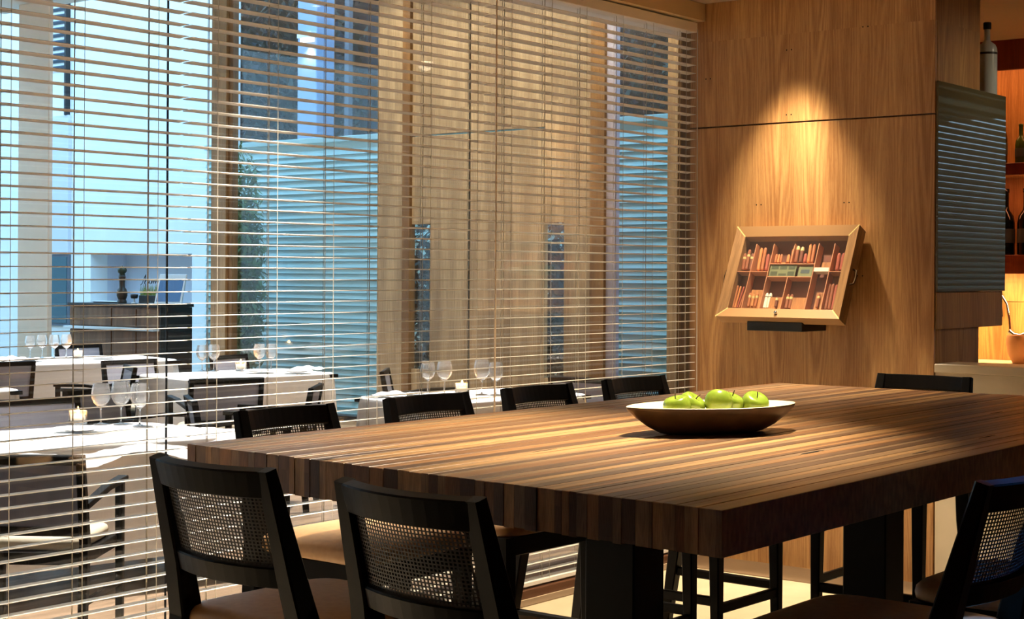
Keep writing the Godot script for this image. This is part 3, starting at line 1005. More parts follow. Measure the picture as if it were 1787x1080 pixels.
# ---------------------------------------------------------------- restaurant: shell
func restaurant_shell() -> void:
	var F := -0.3
	struct("floor_restaurant", span(V(-24.0, F - 0.2, -14.7), V(-4.15, F, 2.0)), M.deck)
	struct("ceiling_restaurant", span(V(-16.7, 4.4, -11.3), V(-4.0, 4.6, 2.0)), M.plaster)
	struct("wall_restaurant_south", span(V(-24.0, F, 2.0), V(-4.0, 6.2, 2.2)), M.plaster)
	struct("wall_restaurant_west", span(V(-24.2, F, -14.7), V(-24.0, 6.2, 2.2)), M.plaster)
	# white wall with a niche
	var w := group_node("wall_white")
	for a in [[-24.0, F, -19.27, 6.2], [-17.03, F, -16.4, 6.2], [-19.27, 1.56, -17.03, 6.2], [-19.27, F, -17.03, 0.85]]:
		obj("wall_section", span(V(a[0], a[1], -14.8), V(a[2], a[3], -14.5)), M.plaster, w)
	obj("niche_back", span(V(-19.4, 0.7, -15.3), V(-16.9, 1.7, -15.15)), M.lilac, w)
	obj("niche_cheek", span(V(-19.42, 0.7, -15.15), V(-19.27, 1.7, -14.8)), M.lilac, w)
	obj("niche_cheek", span(V(-17.03, 0.7, -15.15), V(-16.9, 1.7, -14.8)), M.lilac, w)
	obj("niche_head", span(V(-19.4, 1.56, -15.15), V(-16.9, 1.7, -14.8)), M.lilac, w)
	obj("niche_base", span(V(-19.4, 0.7, -15.15), V(-16.9, 0.85, -14.8)), M.lilac, w)
	# narrow bay beside it: louvre above, lilac panel, teal window below
	obj("bay_panel", span(V(-20.26, 1.56, -14.5), V(-19.74, 3.62, -14.44), 0.004), M.lilac, w)
	obj("bay_edge", span(V(-19.82, 3.62, -14.5), V(-19.78, 6.0, -14.42)), M.joint, w)
	var lv := thing("louvre_vent", "slatted grey-blue louvre high on the white wall beside the column", "vent", V(-20.02, 4.28, -14.5))
	obj("vent_frame", span(V(-0.26, 0.0, 0.0), V(0.2, 1.4, 0.02)), M.white, lv)
	var m := MB.new()
	m.box(Vector3.ZERO, V(0.44, 0.045, 0.03), 0.004)
	var sm := m.mesh()
	for i in 14:
		many("slat", i, sm, M.louvre, lv, V(-0.03, 0.06 + i * 0.096, 0.04), Basis(V(1, 0, 0), 0.5))
	var g := group_node("window_3")
	obj("window_frame", span(V(-20.26, 0.5, -14.5), V(-19.74, 1.56, -14.46)), M.mullion, g)
	obj("pane", span(V(-20.22, 0.54, -14.46), V(-19.78, 1.52, -14.45)), M.teal_pane, g)
	# beige column
	m = span(V(-15.99, F, -11.06), V(-15.40, 4.4, -11.0), 0.01)
	struct("column_beige", m, M.column)


# ---------------------------------------------------------------- restaurant: end wall
func end_wall() -> void:
	var F := -0.3
	var Z := -11.0
	var w := group_node("wall_end")
	var top := 4.4
	var bx := func(called: String, x0: float, x1: float, y0: float, y1: float, zf: float, mt: Material) -> void:
		obj(called, span(V(x0, y0, Z - 0.05), V(x1, y1, Z + zf), 0.003), mt, w)
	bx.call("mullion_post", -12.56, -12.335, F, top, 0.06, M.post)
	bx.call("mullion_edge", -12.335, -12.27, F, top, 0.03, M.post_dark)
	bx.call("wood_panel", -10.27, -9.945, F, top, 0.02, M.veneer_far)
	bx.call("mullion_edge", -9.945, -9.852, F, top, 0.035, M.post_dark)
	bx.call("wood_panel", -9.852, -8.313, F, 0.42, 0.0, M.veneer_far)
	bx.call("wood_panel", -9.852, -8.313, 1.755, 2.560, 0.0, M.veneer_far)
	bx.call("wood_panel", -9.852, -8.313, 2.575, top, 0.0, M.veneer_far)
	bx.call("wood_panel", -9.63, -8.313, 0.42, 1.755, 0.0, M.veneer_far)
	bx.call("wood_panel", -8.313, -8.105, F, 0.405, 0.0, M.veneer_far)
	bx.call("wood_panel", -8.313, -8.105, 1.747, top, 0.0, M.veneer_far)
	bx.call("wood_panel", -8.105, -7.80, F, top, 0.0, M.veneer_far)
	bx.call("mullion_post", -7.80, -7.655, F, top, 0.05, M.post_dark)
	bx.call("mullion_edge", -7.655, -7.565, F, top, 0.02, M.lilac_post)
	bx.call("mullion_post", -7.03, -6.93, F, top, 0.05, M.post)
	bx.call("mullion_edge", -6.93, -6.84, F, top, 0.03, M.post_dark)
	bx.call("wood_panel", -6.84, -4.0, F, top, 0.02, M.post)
	bx.call("window_sill", -12.27, -10.27, F, -0.10, 0.04, M.cream)
	bx.call("window_sill", -12.27, -10.27, -0.10, -0.055, 0.06, M.dark)
	bx.call("window_sill", -7.565, -7.03, F, -0.06, 0.04, M.cream)
	var n := 4
	for a in [[-12.27, -10.27, -0.055, 4.4], [-7.565, -7.03, -0.06, 4.4], [-9.852, -9.63, 0.42, 1.755], [-8.313, -8.105, 0.405, 1.747]]:
		var g := group_node("window_%d" % n)
		obj("pane", span(V(a[0], a[2], Z - 0.04), V(a[1], a[3], Z - 0.03)), M.glass_teal, g)
		n += 1


# ---------------------------------------------------------------- outside
func leaf_cloud(called: String, at: Vector3, size: Vector3, count: int, leaf: float, mt: Material, parent: Node, sd: int) -> void:
	var m := MB.new()
	m.quad(V(0, 0, -0.5), V(0.16, 0.03, -0.1), V(0, 0.0, 0.5), V(-0.16, 0.03, -0.1), V(0, 1, 0))
	var mm := MultiMesh.new()
	mm.transform_format = MultiMesh.TRANSFORM_3D
	mm.mesh = m.mesh()
	mm.instance_count = count
	var r := RandomNumberGenerator.new()
	r.seed = sd
	for i in count:
		var p := V(r.randfn(0, 0.4), r.randfn(0, 0.4), r.randfn(0, 0.4))
		if p.length() > 1.0:
			p = p.normalized() * r.randf_range(0.6, 1.0)
		var b := Basis.from_euler(V(r.randf_range(-1.2, 1.2), r.randf() * TAU, r.randf_range(-0.6, 0.6))).scaled(Vector3.ONE * leaf * r.randf_range(0.6, 1.3))
		mm.set_instance_transform(i, Transform3D(b, p * size))
	var o := MultiMeshInstance3D.new()
	o.multimesh = mm
	o.material_override = mt
	o.name = called
	o.position = at
	o.set_meta("kind", "stuff")
	parent.add_child(o, true)

func outside() -> void:
	struct("ground_garden", span(V(-24.0, -0.6, -22.0), V(-4.2, -0.35, -11.2)), M.shade_and_ground)
	# white garden wall faced with horizontal boards
	var w := group_node("wall_garden")
	obj("core", span(V(-15.0, -0.35, -13.25), V(-4.2, 2.79, -13.02)), M.board, w)
	obj("coping", span(V(-15.0, 2.79, -13.3), V(-4.2, 2.85, -12.95), 0.004), M.board, w)
	var m := MB.new()
	m.hexa([V(-5.4, -0.032, 0), V(5.4, -0.032, 0), V(5.4, -0.032, 0.045), V(-5.4, -0.032, 0.045), V(-5.4, 0.032, 0), V(5.4, 0.032, 0), V(5.4, 0.032, 0.012), V(-5.4, 0.032, 0.012)])
	var sm := m.mesh()
	for i in 42:
		many("board", i, sm, M.board, w, V(-9.6, -0.25 + i * 0.0715, -13.02 + rng.randf_range(-0.004, 0.004)), Basis(V(0, 0, 1), rng.randf_range(-0.002, 0.002)))
	var h := thing("hedge_strip", "slim green planting between the wood post and the white boarded wall", "shrub", V(-13.62, -0.35, -12.35))
	obj("stem", span(V(-0.02, 0, -0.02), V(0.02, 2.2, 0.02)), M.bark, h)
	leaf_cloud("foliage", V(0, 1.45, 0), V(0.28, 1.7, 0.25), 5000, 0.12, M.leaf, h, 5)
	for a in [[-10.45, "dark green shrub seen through the left narrow slot window"], [-8.95, "dark green shrub seen through the right narrow slot window"]]:
		var sb := thing("garden_shrub", a[1], "shrub", V(a[0], -0.35, -12.1))
		obj("stem", span(V(-0.02, 0, -0.02), V(0.02, 1.6, 0.02)), M.bark, sb)
		leaf_cloud("foliage", V(0, 1.2, 0), V(0.5, 1.25, 0.3), 2600, 0.16, M.leaf_dark, sb, 61)
	# dark building behind
	var b := thing("dark_building", "dark building with rows of unlit windows behind the garden wall", "building", V(0, -0.35, -19.0))
	obj("wall", span(V(-24.0, 0, -0.4), V(-5.0, 12.0, 0)), M.facade, b)
	var k := 0
	m = span(V(-0.55, -0.6, 0), V(0.55, 0.6, 0.03))
	var fm := m.mesh()
	m = span(V(-0.5, -0.55, 0.03), V(0.5, 0.55, 0.04))
	var pm := m.mesh()
	m = span(V(-0.02, -0.55, 0.04), V(0.02, 0.55, 0.05))
	var bm := m.mesh()
	for r in 4:
		for c in 10:
			var f := many("window", k, fm, M.facade, b, V(-20.5 + c * 1.5, 3.6 + r * 1.7, 0.0))
			many("pane", 0, pm, M.facade_pane, f, Vector3.ZERO)
			many("glazing_bar", 0, bm, M.mullion, f, Vector3.ZERO)
			k += 1
	obj("blue_slab", span(V(-20.0, 2.4, 0.0), V(-5.0, 3.6, 0.25)), M.slab, b)
	# pale columns with a lamp
	var c1 := thing("garden_pillar", "pale blue square pillar behind the garden wall with a lamp on it", "pillar", V(-15.2, -0.35, -15.0))
	obj("shaft", span(V(-0.20, 0, -0.25), V(0.16, 9.0, 0.10), 0.01), M.blue_column, c1)
	obj("light_bracket", span(V(-0.1, 4.75, 0.10), V(0.16, 4.83, 0.21), 0.004), M.white, c1)
	obj("lamp_glass", span(V(-0.05, 4.70, 0.12), V(0.14, 4.75, 0.20), 0.004), glow(c8(255, 244, 214), 3.0), c1)
	lamp_light(V(-15.15, 4.33, -14.84), V(-15.1, 0, -14.5), 0.5, 60.0, 1.0, c8(255, 240, 210), 0.05)
	var c2 := thing("slim_post", "thin pale post standing behind the garden wall right of the pillar", "post", V(-14.55, -0.35, -15.0))
	obj("shaft", span(V(-0.04, 0, -0.04), V(0.04, 9.0, 0.04), 0.004), M.mullion, c2)
	# trees
	var kk := 0
	for a in [[-17.2, -16.2, 5.2, 1.5, "dark leafy tree left of the pale pillar"], [-13.6, -16.4, 4.6, 1.4, "dark leafy tree right of the pale pillar"], [-10.6, -16.8, 5.4, 1.6, "dark leafy tree behind the far right end of the garden wall"]]:
		var t := thing("garden_tree", a[4], "tree", V(a[0], -0.35, a[1]))
		m = MB.new()
		m.tube([V(0, 0, 0), V(0.05, 1.6, 0), V(0.0, a[2] * 0.9, 0.05)], 0.09, 8)
		obj("trunk", m, M.bark, t)
		leaf_cloud("crown", V(0, a[2] * 0.85, 0), V(a[3], a[2] * 0.5, a[3]), 2600, 0.26, M.leaf_dark, t, 20 + kk)
		kk += 1


# ---------------------------------------------------------------- back bar
func back_bar() -> void:
	# glossy cabinet hung on the return of the wood wall
	var t := thing("hanging_cabinet", "dark cabinet hung past the wood wall with a glossy door that mirrors blinds", "cabinet", V(-2.76, 1.076, -6.75))
	obj("carcass", span(V(-0.34, 0.0, -0.385), V(0.0, 1.045, -0.103), 0.002), M.veneer_dark, t)
	obj("glass_door", span(V(0.0025, 0.158, -0.385), V(0.012, 1.048, 0.37), 0.001), M.gloss, t)
	obj("lower_band", span(V(0.0025, 0.0, -0.36), V(0.008, 0.156, 0.37), 0.001), M.veneer_dark, t)
	# tall grey bottle on it
	t = thing("tall_bottle", "tall grey bottle with a dark cap on top of the glossy cabinet", "bottle", V(-2.812, 2.1225, -7.07))
	var m := MB.new()
	m.lathe([[0.0, 0.0], [0.042, 0.0], [0.045, 0.006], [0.045, 0.205], [0.043, 0.222], [0.036, 0.236], [0.018, 0.25], [0.0135, 0.26], [0.0135, 0.31], [0.0, 0.31]], Vector3.ZERO, 24)
	obj("glass_body", m, M.bottle_grey, t)
	m = MB.new()
	m.lathe([[0.0455, 0.19], [0.0458, 0.192], [0.0458, 0.198], [0.0455, 0.2]], Vector3.ZERO, 24)
	obj("neck_ring", m, M.dark, t)
	m = MB.new()
	m.lathe([[0.0, 0.338], [0.017, 0.338], [0.018, 0.334], [0.018, 0.308], [0.0138, 0.306]], Vector3.ZERO, 18)
	obj("cap", m, M.dark, t)
	# counter
	t = thing("bar_counter", "cream stone bar counter right of the wood wall", "counter", V(-2.2, 0, -6.6))
	obj("front_panel", span(V(-0.555, 0.0, 0.16), V(3.2, 0.895, 0.222), 0.002), M.cream, t)
	obj("countertop", span(V(-0.555, 0.895, 0.0), V(3.2, 0.932, 0.235), 0.003), M.cream, t)
	t = thing("back_counter", "low cream work top under the back bar shelves", "counter", V(-2.2, 0, -6.6))
	obj("work_top", span(V(-1.5, 0.80, -1.995), V(-0.32, 0.84, -1.2), 0.003), M.cream, t)
	obj("cabinet_front", span(V(-1.5, 0.0, -1.995), V(-0.32, 0.80, -1.25), 0.003), M.backbar_dark, t)
	# shelving wall
	var Z := -8.6
	var w := group_node("wall_backbar")
	obj("backing", span(V(-4.3, 0, Z - 0.12), V(-2.4, 2.56, Z - 0.02)), M.backbar, w)
	obj("splashback", span(V(-4.3, 0.84, Z - 0.02), V(-2.4, 1.16, Z), 0.001), M.backbar, w)
	obj("splashback", span(V(-4.3, 1.163, Z - 0.02), V(-2.4, 1.36, Z), 0.001), M.backbar, w)
	obj("header", span(V(-4.1, 2.40, Z + 0.28), V(-2.4, 2.56, Z + 0.31), 0.002), M.backbar_dark, w)
	struct("wall_backbar_left", span(V(-4.3, 0, Z), V(-4.1, 2.56, -6.86)), M.backbar)
	struct("wall_backbar_right", span(V(-2.5, 0, -12.4), V(-2.4, 2.56, Z + 0.34)), M.backbar_dark)
	var s := thing("bottle_shelves", "two open wooden bottle shelves on the orange back bar wall", "shelf", V(-3.25, 0, Z))
	obj("shelf_board", span(V(-0.85, 1.87, 0.0), V(0.85, 1.905, 0.28), 0.002), M.backbar_dark, s)
	obj("shelf_board", span(V(-0.85, 1.36, 0.0), V(0.85, 1.415, 0.30), 0.002), M.backbar_dark, s)
	obj("shelf_lip", span(V(-0.85, 1.315, 0.30), V(0.85, 1.415, 0.315), 0.002), M.backbar_dark, s)
	obj("shelf_lip", span(V(-0.85, 1.84, 0.28), V(0.85, 1.905, 0.292), 0.002), M.backbar_dark, s)
	obj("light_strip", span(V(-0.8, 1.352, 0.24), V(0.8, 1.359, 0.27)), M.strip_warm, s)
	obj("light_strip", span(V(-0.8, 2.54, 0.22), V(0.8, 2.548, 0.25)), M.strip_warm, s)
	obj("light_strip", span(V(-0.8, 1.861, 0.24), V(0.8, 1.868, 0.265)), M.strip_warm, s)
	for a in [[1.345, 0.255, 2.8, c8(255, 216, 150)], [2.53, 0.235, 0.6, c8(255, 176, 110)], [1.855, 0.252, 0.25, c8(255, 150, 100)]]:
		var l := AreaLight3D.new()
		l.name = numbered("strip_light")
		add_child(l, true)
		l.area_size = Vector2(1.6, 0.03)
		l.position = V(-3.25, a[0], Z + a[1])
		l.rotation = V(-PI / 2, 0, 0)
		l.light_color = a[3]
		l.light_energy = a[2]
		l.area_range = 12.0
		l.area_attenuation = 2.0
		l.shadow_enabled = true
	# bottles on the shelves
	var prof := [[0.0, 0.0], [0.036, 0.0], [0.039, 0.005], [0.039, 0.13], [0.034, 0.16], [0.017, 0.185], [0.0145, 0.20], [0.0145, 0.255], [0.0165, 0.257], [0.0165, 0.272], [0.0, 0.272]]
	var k := 0
	var say := ["dark squat bottle on the upper back bar shelf, next to the glossy cabinet", "green bottle on the upper back bar shelf at the frame edge", "dark bottle on the lower back bar shelf, nearest the glossy cabinet", "dark bottle second along the lower back bar shelf", "dark bottle third along the lower back bar shelf", "dark bottle third along the upper back bar shelf", "green bottle fourth along the upper back bar shelf", "dark bottle last along the lower back bar shelf"]
	for a in [[-3.29, 1.906, 1.0, 0], [-3.17, 1.906, 0.8, 1], [-3.255, 1.416, 1.2, 0], [-3.135, 1.416, 1.2, 0], [-3.01, 1.416, 1.2, 0], [-3.02, 1.906, 1.0, 0], [-2.85, 1.906, 0.95, 1], [-2.85, 1.416, 1.2, 0]]:
		var o := thing("liquor_bottle", say[k], "bottle", V(a[0], a[1], Z + 0.15), 0.0, "bottles on the back bar shelves")
		m = MB.new()
		m.lathe(prof, Vector3.ZERO, 18)
		obj("glass_body", m, M.bottle_green if a[3] else M.bottle, o)
		m = MB.new()
		m.lathe([[0.0395, 0.05], [0.0398, 0.052], [0.0398, 0.105], [0.0395, 0.107]], Vector3.ZERO, 18)
		obj("label_band", m, M.card_dark, o)
		o.scale = Vector3.ONE * a[2] * (1.1 if a[3] == 0 else 1.0)
		k += 1
	# tap, dark box and clay pot on the work top
	t = thing("spray_tap", "chrome gooseneck spray tap over the back bar sink", "tap", V(-3.34, 0.84, Z + 0.12))
	m = MB.new()
	m.tube([V(0, 0.30, -0.11), V(0.0, 0.36, -0.06), V(0.012, 0.385, 0.0), V(0.05, 0.37, 0.0), V(0.085, 0.31, 0.0), V(0.10, 0.23, 0.0), V(0.105, 0.16, 0.0)], 0.008, 10)
	obj("hose", m, M.chrome, t)
	m = MB.new()
	m.tube([V(0, 0.24, -0.117), V(0, 0.30, -0.10), V(0, 0.35, -0.07)], 0.018, 12)
	obj("valve", m, M.dark, t)
	m = MB.new()
	m.tube([V(0.10, 0.165, 0.0), V(0.125, 0.145, 0.0), V(0.16, 0.14, 0.0), V(0.19, 0.15, 0.0)], 0.014, 12)
	obj("spray_head", m, M.chrome, t)
	t = thing("dark_box", "small black box on the back bar work top", "box", V(-3.46, 0.84, Z + 0.25))
	m = MB.new()
	m.span(V(-0.09, 0, -0.05), V(0.06, 0.085, 0.05), 0.003)
	obj("shell", m, M.dark, t)
	t = thing("clay_pot", "brown clay pot on the back bar work top at the frame edge", "pot", V(-3.10, 0.84, Z + 0.30))
	m = MB.new()
	m.lathe([[0.0, 0.0], [0.05, 0.0], [0.075, 0.05], [0.085, 0.11], [0.08, 0.15], [0.074, 0.15], [0.078, 0.11], [0.0, 0.02]], Vector3.ZERO, 24)
	obj("body", m, M.clay, t)


# ---------------------------------------------------------------- restaurant furniture
func make_armchair() -> Node3D:
	# faces -z; its own floor is y = 0
	var t := thing("dining_armchair", "", "chair")
	var m := MB.new()
	for s in [-1.0, 1.0]:
		m = MB.new()
		m.bar([V(s * 0.262, 0.0, 0.285), V(s * 0.262, 0.45, 0.245), V(s * 0.262, 0.83, 0.315)], [Vector2(0.034, 0.04), Vector2(0.038, 0.05), Vector2(0.034, 0.036)], V(1, 0, 0))
		obj("leg", m, M.black_wood, t)
		m = MB.new()
		m.bar([V(s * 0.272, 0.0, -0.24), V(s * 0.272, 0.655, -0.235)], [Vector2(0.032, 0.036), Vector2(0.036, 0.042)], V(1, 0, 0))
		obj("leg", m, M.black_wood, t)
		m = MB.new()
		m.bar([V(s * 0.268, 0.612, 0.272), V(s * 0.275, 0.655, -0.02), V(s * 0.276, 0.665, -0.27)], [Vector2(0.04, 0.026), Vector2(0.046, 0.026), Vector2(0.05, 0.026)], V(1, 0, 0))
		obj("armrest", m, M.black_wood, t)
		m = MB.new()
		m.bar([V(s * 0.268, 0.20, -0.24), V(s * 0.262, 0.20, 0.27)], [Vector2(0.02, 0.03), Vector2(0.02, 0.03)], V(1, 0, 0))
		obj("stretcher", m, M.black_wood, t)
	m = MB.new()
	m.span(V(-0.265, 0.36, -0.25), V(0.265, 0.415, 0.255), 0.004)
	obj("seat_frame", m, M.black_wood, t)
	m = MB.new()
	var g := []
	for r in [[0.0, 0.482], [0.6, 0.482], [0.9, 0.476], [0.98, 0.462], [1.0, 0.445], [0.98, 0.425], [0.95, 0.416], [0.0, 0.416]]:
		var row := []
		for k in 32:
			var a := TAU * k / 32.0
			row.append(V(signf(cos(a)) * pow(absf(cos(a)), 0.3) * 0.24 * r[0], r[1], signf(sin(a)) * pow(absf(sin(a)), 0.3) * 0.245 * r[0] - 0.005))
		g.append(row)
	m.grid(g, true)
	obj("cushion", m, M.cushion, t)
	for a in [[0.812, 0.04, 0.030, "top_rail"], [0.505, 0.04, 0.030, "lower_rail"]]:
		m = MB.new()
		var z: float = 0.245 + (a[0] - 0.45) * 0.184
		m.bar([V(-0.25, a[0], z), V(0.25, a[0], z)], [Vector2(a[1], a[2]), Vector2(a[1], a[2])], V(0, 0.98, 0.18))
		obj(a[3], m, M.black_wood, t)
	m = MB.new()
	m.hexa([V(-0.244, 0.52, 0.250), V(0.244, 0.52, 0.250), V(0.244, 0.52, 0.262), V(-0.244, 0.52, 0.262), V(-0.244, 0.80, 0.302), V(0.244, 0.80, 0.302), V(0.244, 0.80, 0.314), V(-0.244, 0.80, 0.314)])
	obj("fabric_back", m, M.mesh_cloth, t)
	return t

func cloth_table(label: String, at: Vector3, turn: float, L: float, W: float, sd: int, swag: float) -> void:
	# L along its own x, W along its own z
	var t := thing("dining_table", "table under the white cloth " + label, "table", at, turn)
	obj("tabletop", span(V(-L / 2 + 0.012, 0.715, -W / 2 + 0.012), V(L / 2 - 0.012, 0.742, W / 2 - 0.012)), M.black_wood, t)
	for sx in [-1.0, 1.0]:
		for sz in [-1.0, 1.0]:
			obj("leg", span(V(sx * (L / 2 - 0.12) - 0.025, 0.0, sz * (W / 2 - 0.12) - 0.025), V(sx * (L / 2 - 0.12) + 0.025, 0.715, sz * (W / 2 - 0.12) + 0.025)), M.black_wood, t)
	var n := noise(sd, 1.0, 2)
	var g := []
	var N := 140
	var rows := [[0.0, 0.7500], [0.5, 0.7500], [0.85, 0.7500], [0.96, 0.7500], [0.985, 0.7492], [0.998, 0.7455], [1.003, 0.738], [1.006, 0.72], [1.012, 0.68], [1.018, 0.60], [1.024, 0.50], [1.03, 0.38], [1.036, 0.26], [1.04, 0.16]]
	for r in rows.size():
		var row := []
		for k in N:
			var a := TAU * k / N
			var px: float = signf(cos(a)) * pow(absf(cos(a)), 0.22)
			var pz: float = signf(sin(a)) * pow(absf(sin(a)), 0.22)
			var drop := clampf((0.738 - rows[r][1]) / 0.5, 0, 1)
			var fold := (0.5 * sin(a * 14.0 + n.get_noise_1d(a * 2.0) * 5.0) + n.get_noise_2d(cos(a) * 3.0, sin(a) * 3.0)) * drop * 0.03
			var p := V(px * L / 2 * rows[r][0], rows[r][1], pz * W / 2 * rows[r][0])
			p += V(px * absf(cos(a)), 0, pz * absf(sin(a))).normalized() * fold
			if rows[r][1] > 0.73:
				p.y += n.get_noise_2d(p.x * 2.0 + 7.0, p.z * 2.0) * 0.004 * (1.0 + swag)
			row.append(p)
		g.append(row)
	var m := MB.new()
	m.grid(g, true)
	var c := obj("tablecloth", m, M.cloth)
	c.position = at + V(0, 0.001, 0)
	c.rotation.y = deg_to_rad(turn)
	tag(c, "white tablecloth on the table " + label, "tablecloth", "white tablecloths in the restaurant")
	if swag > 0.0:
		# the crumpled roll of an overcloth along the edge near the window
		m = MB.new()
		g = []
		for i in 61:
			var u := -1.0 + i / 30.0
			var row := []
			var dip := 0.5 + 0.5 * cos(u * 8.5 + 0.6)
			for k in 15:
				var s := k / 14.0
				var z := lerpf(0.10, W / 2 + 0.035, s)
				var y := 0.757 + 0.030 * sin(PI * clampf((s - 0.35) / 0.65, 0, 1)) * (0.35 + 0.65 * dip)
				y += n.get_noise_2d(u * 9.0, s * 5.0) * 0.008
				if s > 0.85:
					y -= (s - 0.85) / 0.15 * (0.05 + 0.07 * dip)
				row.append(V(u * (L / 2 + 0.03), y, z))
			g.append(row)
		m.grid(g)
		var ov := obj("overcloth", m, M.cloth)
		ov.position = at
		ov.rotation.y = deg_to_rad(turn)
		tag(ov, "crumpled white overcloth gathered along the window edge of the nearest table", "cloth")

func wine_glass_mesh() -> ArrayMesh:
	var m := MB.new()
	m.lathe([[0.0, 0.0], [0.040, 0.0], [0.041, 0.0015], [0.022, 0.004], [0.006, 0.009], [0.0045, 0.02], [0.0043, 0.078], [0.006, 0.090], [0.020, 0.099], [0.040, 0.119], [0.0515, 0.146], [0.053, 0.166], [0.050, 0.190], [0.042, 0.226], [0.0414, 0.2266], [0.0407, 0.226], [0.0487, 0.190], [0.0517, 0.166], [0.0502, 0.146], [0.039, 0.121], [0.020, 0.103], [0.0, 0.098]], Vector3.ZERO, 28)
	return m.mesh()

func dining() -> void:
	var F := -0.3
	var Y := F + 0.752
	cloth_table("nearest the blinds at the left", V(-6.93, F, -4.95), 79.0 - 0.0, 1.75, 0.95, 41, 1.0)
	cloth_table("left of the wood post", V(-10.12, F, -9.12), 81.0, 1.45, 0.92, 42, 0.0)
	cloth_table("in front of the wood panels beyond the second bar chair", V(-7.12, F, -8.62), 80.0, 1.5, 0.85, 43, 0.0)
	cloth_table("far left before the host desk", V(-12.95, F, -9.35), 75.0, 2.1, 1.15, 44, 0.0)
	cloth_table("cut by the left picture edge", V(-10.45, F, -6.15), 79.0, 1.6, 0.9, 45, 0.0)
	# chairs
	var c := make_armchair()
	c.position = V(-5.943, F, -4.227)
	c.rotation.y = deg_to_rad(36.0)
	tag(c, "black armchair with grey mesh back right behind the blinds at the lower left", "chair", "black mesh-backed armchairs in the restaurant")
	for a in [
		[-9.11, -7.98, 65.0, "black mesh-backed armchair in front of the white table left of the wood post"],
		[-12.12, -8.05, 82.0, "black mesh-backed armchair before the far left white table"],
		[-8.35, -6.62, -80.0, "black armchair behind the nearest white table, left of its wine glasses"],
		[-7.95, -5.75, -102.0, "black armchair on the far side of the nearest white table, behind the candle"],
		[-7.42, -6.72, -35.0, "black armchair at the far corner of the nearest white table, behind the wine glasses"],
		[-11.0, -8.9, -95.0, "black armchair behind the white table left of the wood post, before the desk"],
		[-10.98, -10.12, -78.0, "black armchair behind the white table left of the wood post, before the teal window"],
		[-8.45, -9.59, -52.0, "black armchair at the left of the white table before the wood panels"],
		[-7.0, -9.98, 8.0, "black armchair at the far end of the white table before the wood panels"],
		[-8.05, -7.55, 128.0, "black armchair between the two right-hand white tables with its arms showing"],
		[-10.75, -8.1, 150.0, "black armchair between the far left table and the table by the post"],
		[-13.75, -10.4, -95.0, "black armchair on the far side of the far left white table"]]:
		dup(c, "dining_armchair", V(a[0], F, a[1]), a[2], a[3])
	# wine glasses
	var wm := wine_glass_mesh()
	var gl := [
		[-7.266, -5.541, 1.0, "wine glass on the nearest white table, left of its three glasses", ""],
		[-7.185, -5.615, 1.05, "wine glass on the nearest white table, middle and tallest of its three", ""],
		[-7.027, -5.619, 1.03, "wine glass on the nearest white table, right of its three glasses", ""],
		[-10.55, -9.10, 0.98, "wine glass on the table by the wood post, first from the left", ""],
		[-10.48, -9.17, 1.0, "wine glass on the table by the wood post, second from the left", ""],
		[-10.30, -9.53, 1.0, "wine glass on the table by the wood post, third from the left", ""],
		[-10.23, -9.60, 1.0, "wine glass on the table by the wood post, rightmost", ""],
		[-7.40, -8.44, 1.02, "wine glass before the wood panels, first of the left pair", ""],
		[-7.285, -8.485, 1.05, "wine glass before the wood panels, second of the left pair", ""],
		[-7.07, -8.635, 1.08, "wine glass before the wood panels, first of the right pair", ""],
		[-6.98, -8.68, 1.0, "wine glass before the wood panels, second of the right pair", ""],
		[-13.38, -9.355, 0.95, "clear wine glass on the far left table, leftmost of four in a row", "row of wine glasses on the far left table"],
		[-13.29, -9.43, 1.0, "clear wine glass on the far left table, second of four in a row", "row of wine glasses on the far left table"],
		[-13.20, -9.505, 1.0, "clear wine glass on the far left table, third of four in a row", "row of wine glasses on the far left table"],
		[-13.11, -9.58, 1.02, "clear wine glass on the far left table, last of four in a row", "row of wine glasses on the far left table"]]
	for a in gl:
		var o := put("wine_glass", wm, M.crystal)
		o.position = V(a[0], Y + 0.004, a[1])
		o.scale = Vector3.ONE * a[2]
		tag(o, a[3], "glass", a[4])
	# candles in glass holders
	for a in [[-7.361, -5.459, "lit candle in a square glass holder on the nearest white table"], [-10.35, -9.36, "lit candle in a glass holder on the table by the wood post"], [-7.22, -8.60, "lit candle in a glass holder on the table before the wood panels"], [-12.98, -9.62, "lit candle in a glass holder on the far left table"]]:
		var t := thing("candle_holder", a[2], "candle", V(a[0], Y + 0.004, a[1]), 15.0)
		var m := MB.new()
		m.lathe([[0.0, 0.0], [0.048, 0.0], [0.05, 0.004], [0.05, 0.075], [0.046, 0.075], [0.046, 0.012], [0.0, 0.012]], Vector3.ZERO, 24)
		obj("holder", m, M.crystal, t)
		m = MB.new()
		m.lathe([[0.0, 0.0125], [0.036, 0.0125], [0.036, 0.05], [0.004, 0.049], [0.0, 0.049]], Vector3.ZERO, 20)
		obj("wax", m, M.wax, t)
		m = MB.new()
		m.lathe([[0.0, 0.052], [0.006, 0.058], [0.0085, 0.068], [0.006, 0.084], [0.0, 0.10]], Vector3.ZERO, 12)
		obj("flame", m, M.flame, t)
		var l := OmniLight3D.new()
		l.name = numbered("candle_light")
		add_child(l, true)
		l.position = V(a[0], Y + 0.078, a[1])
		l.light_color = c8(255, 180, 90)
		l.light_energy = 0.22
		l.omni_range = 8.0
		l.omni_attenuation = 2.0
		l.light_size = 0.006
		l.shadow_enabled = true
	# plates and napkins
	var m := MB.new()
	m.lathe([[0.0, 0.006], [0.075, 0.006], [0.10, 0.012], [0.135, 0.018], [0.135, 0.021], [0.098, 0.0145], [0.075, 0.009], [0.0, 0.009]], Vector3.ZERO, 36)
	var pm := m.mesh()
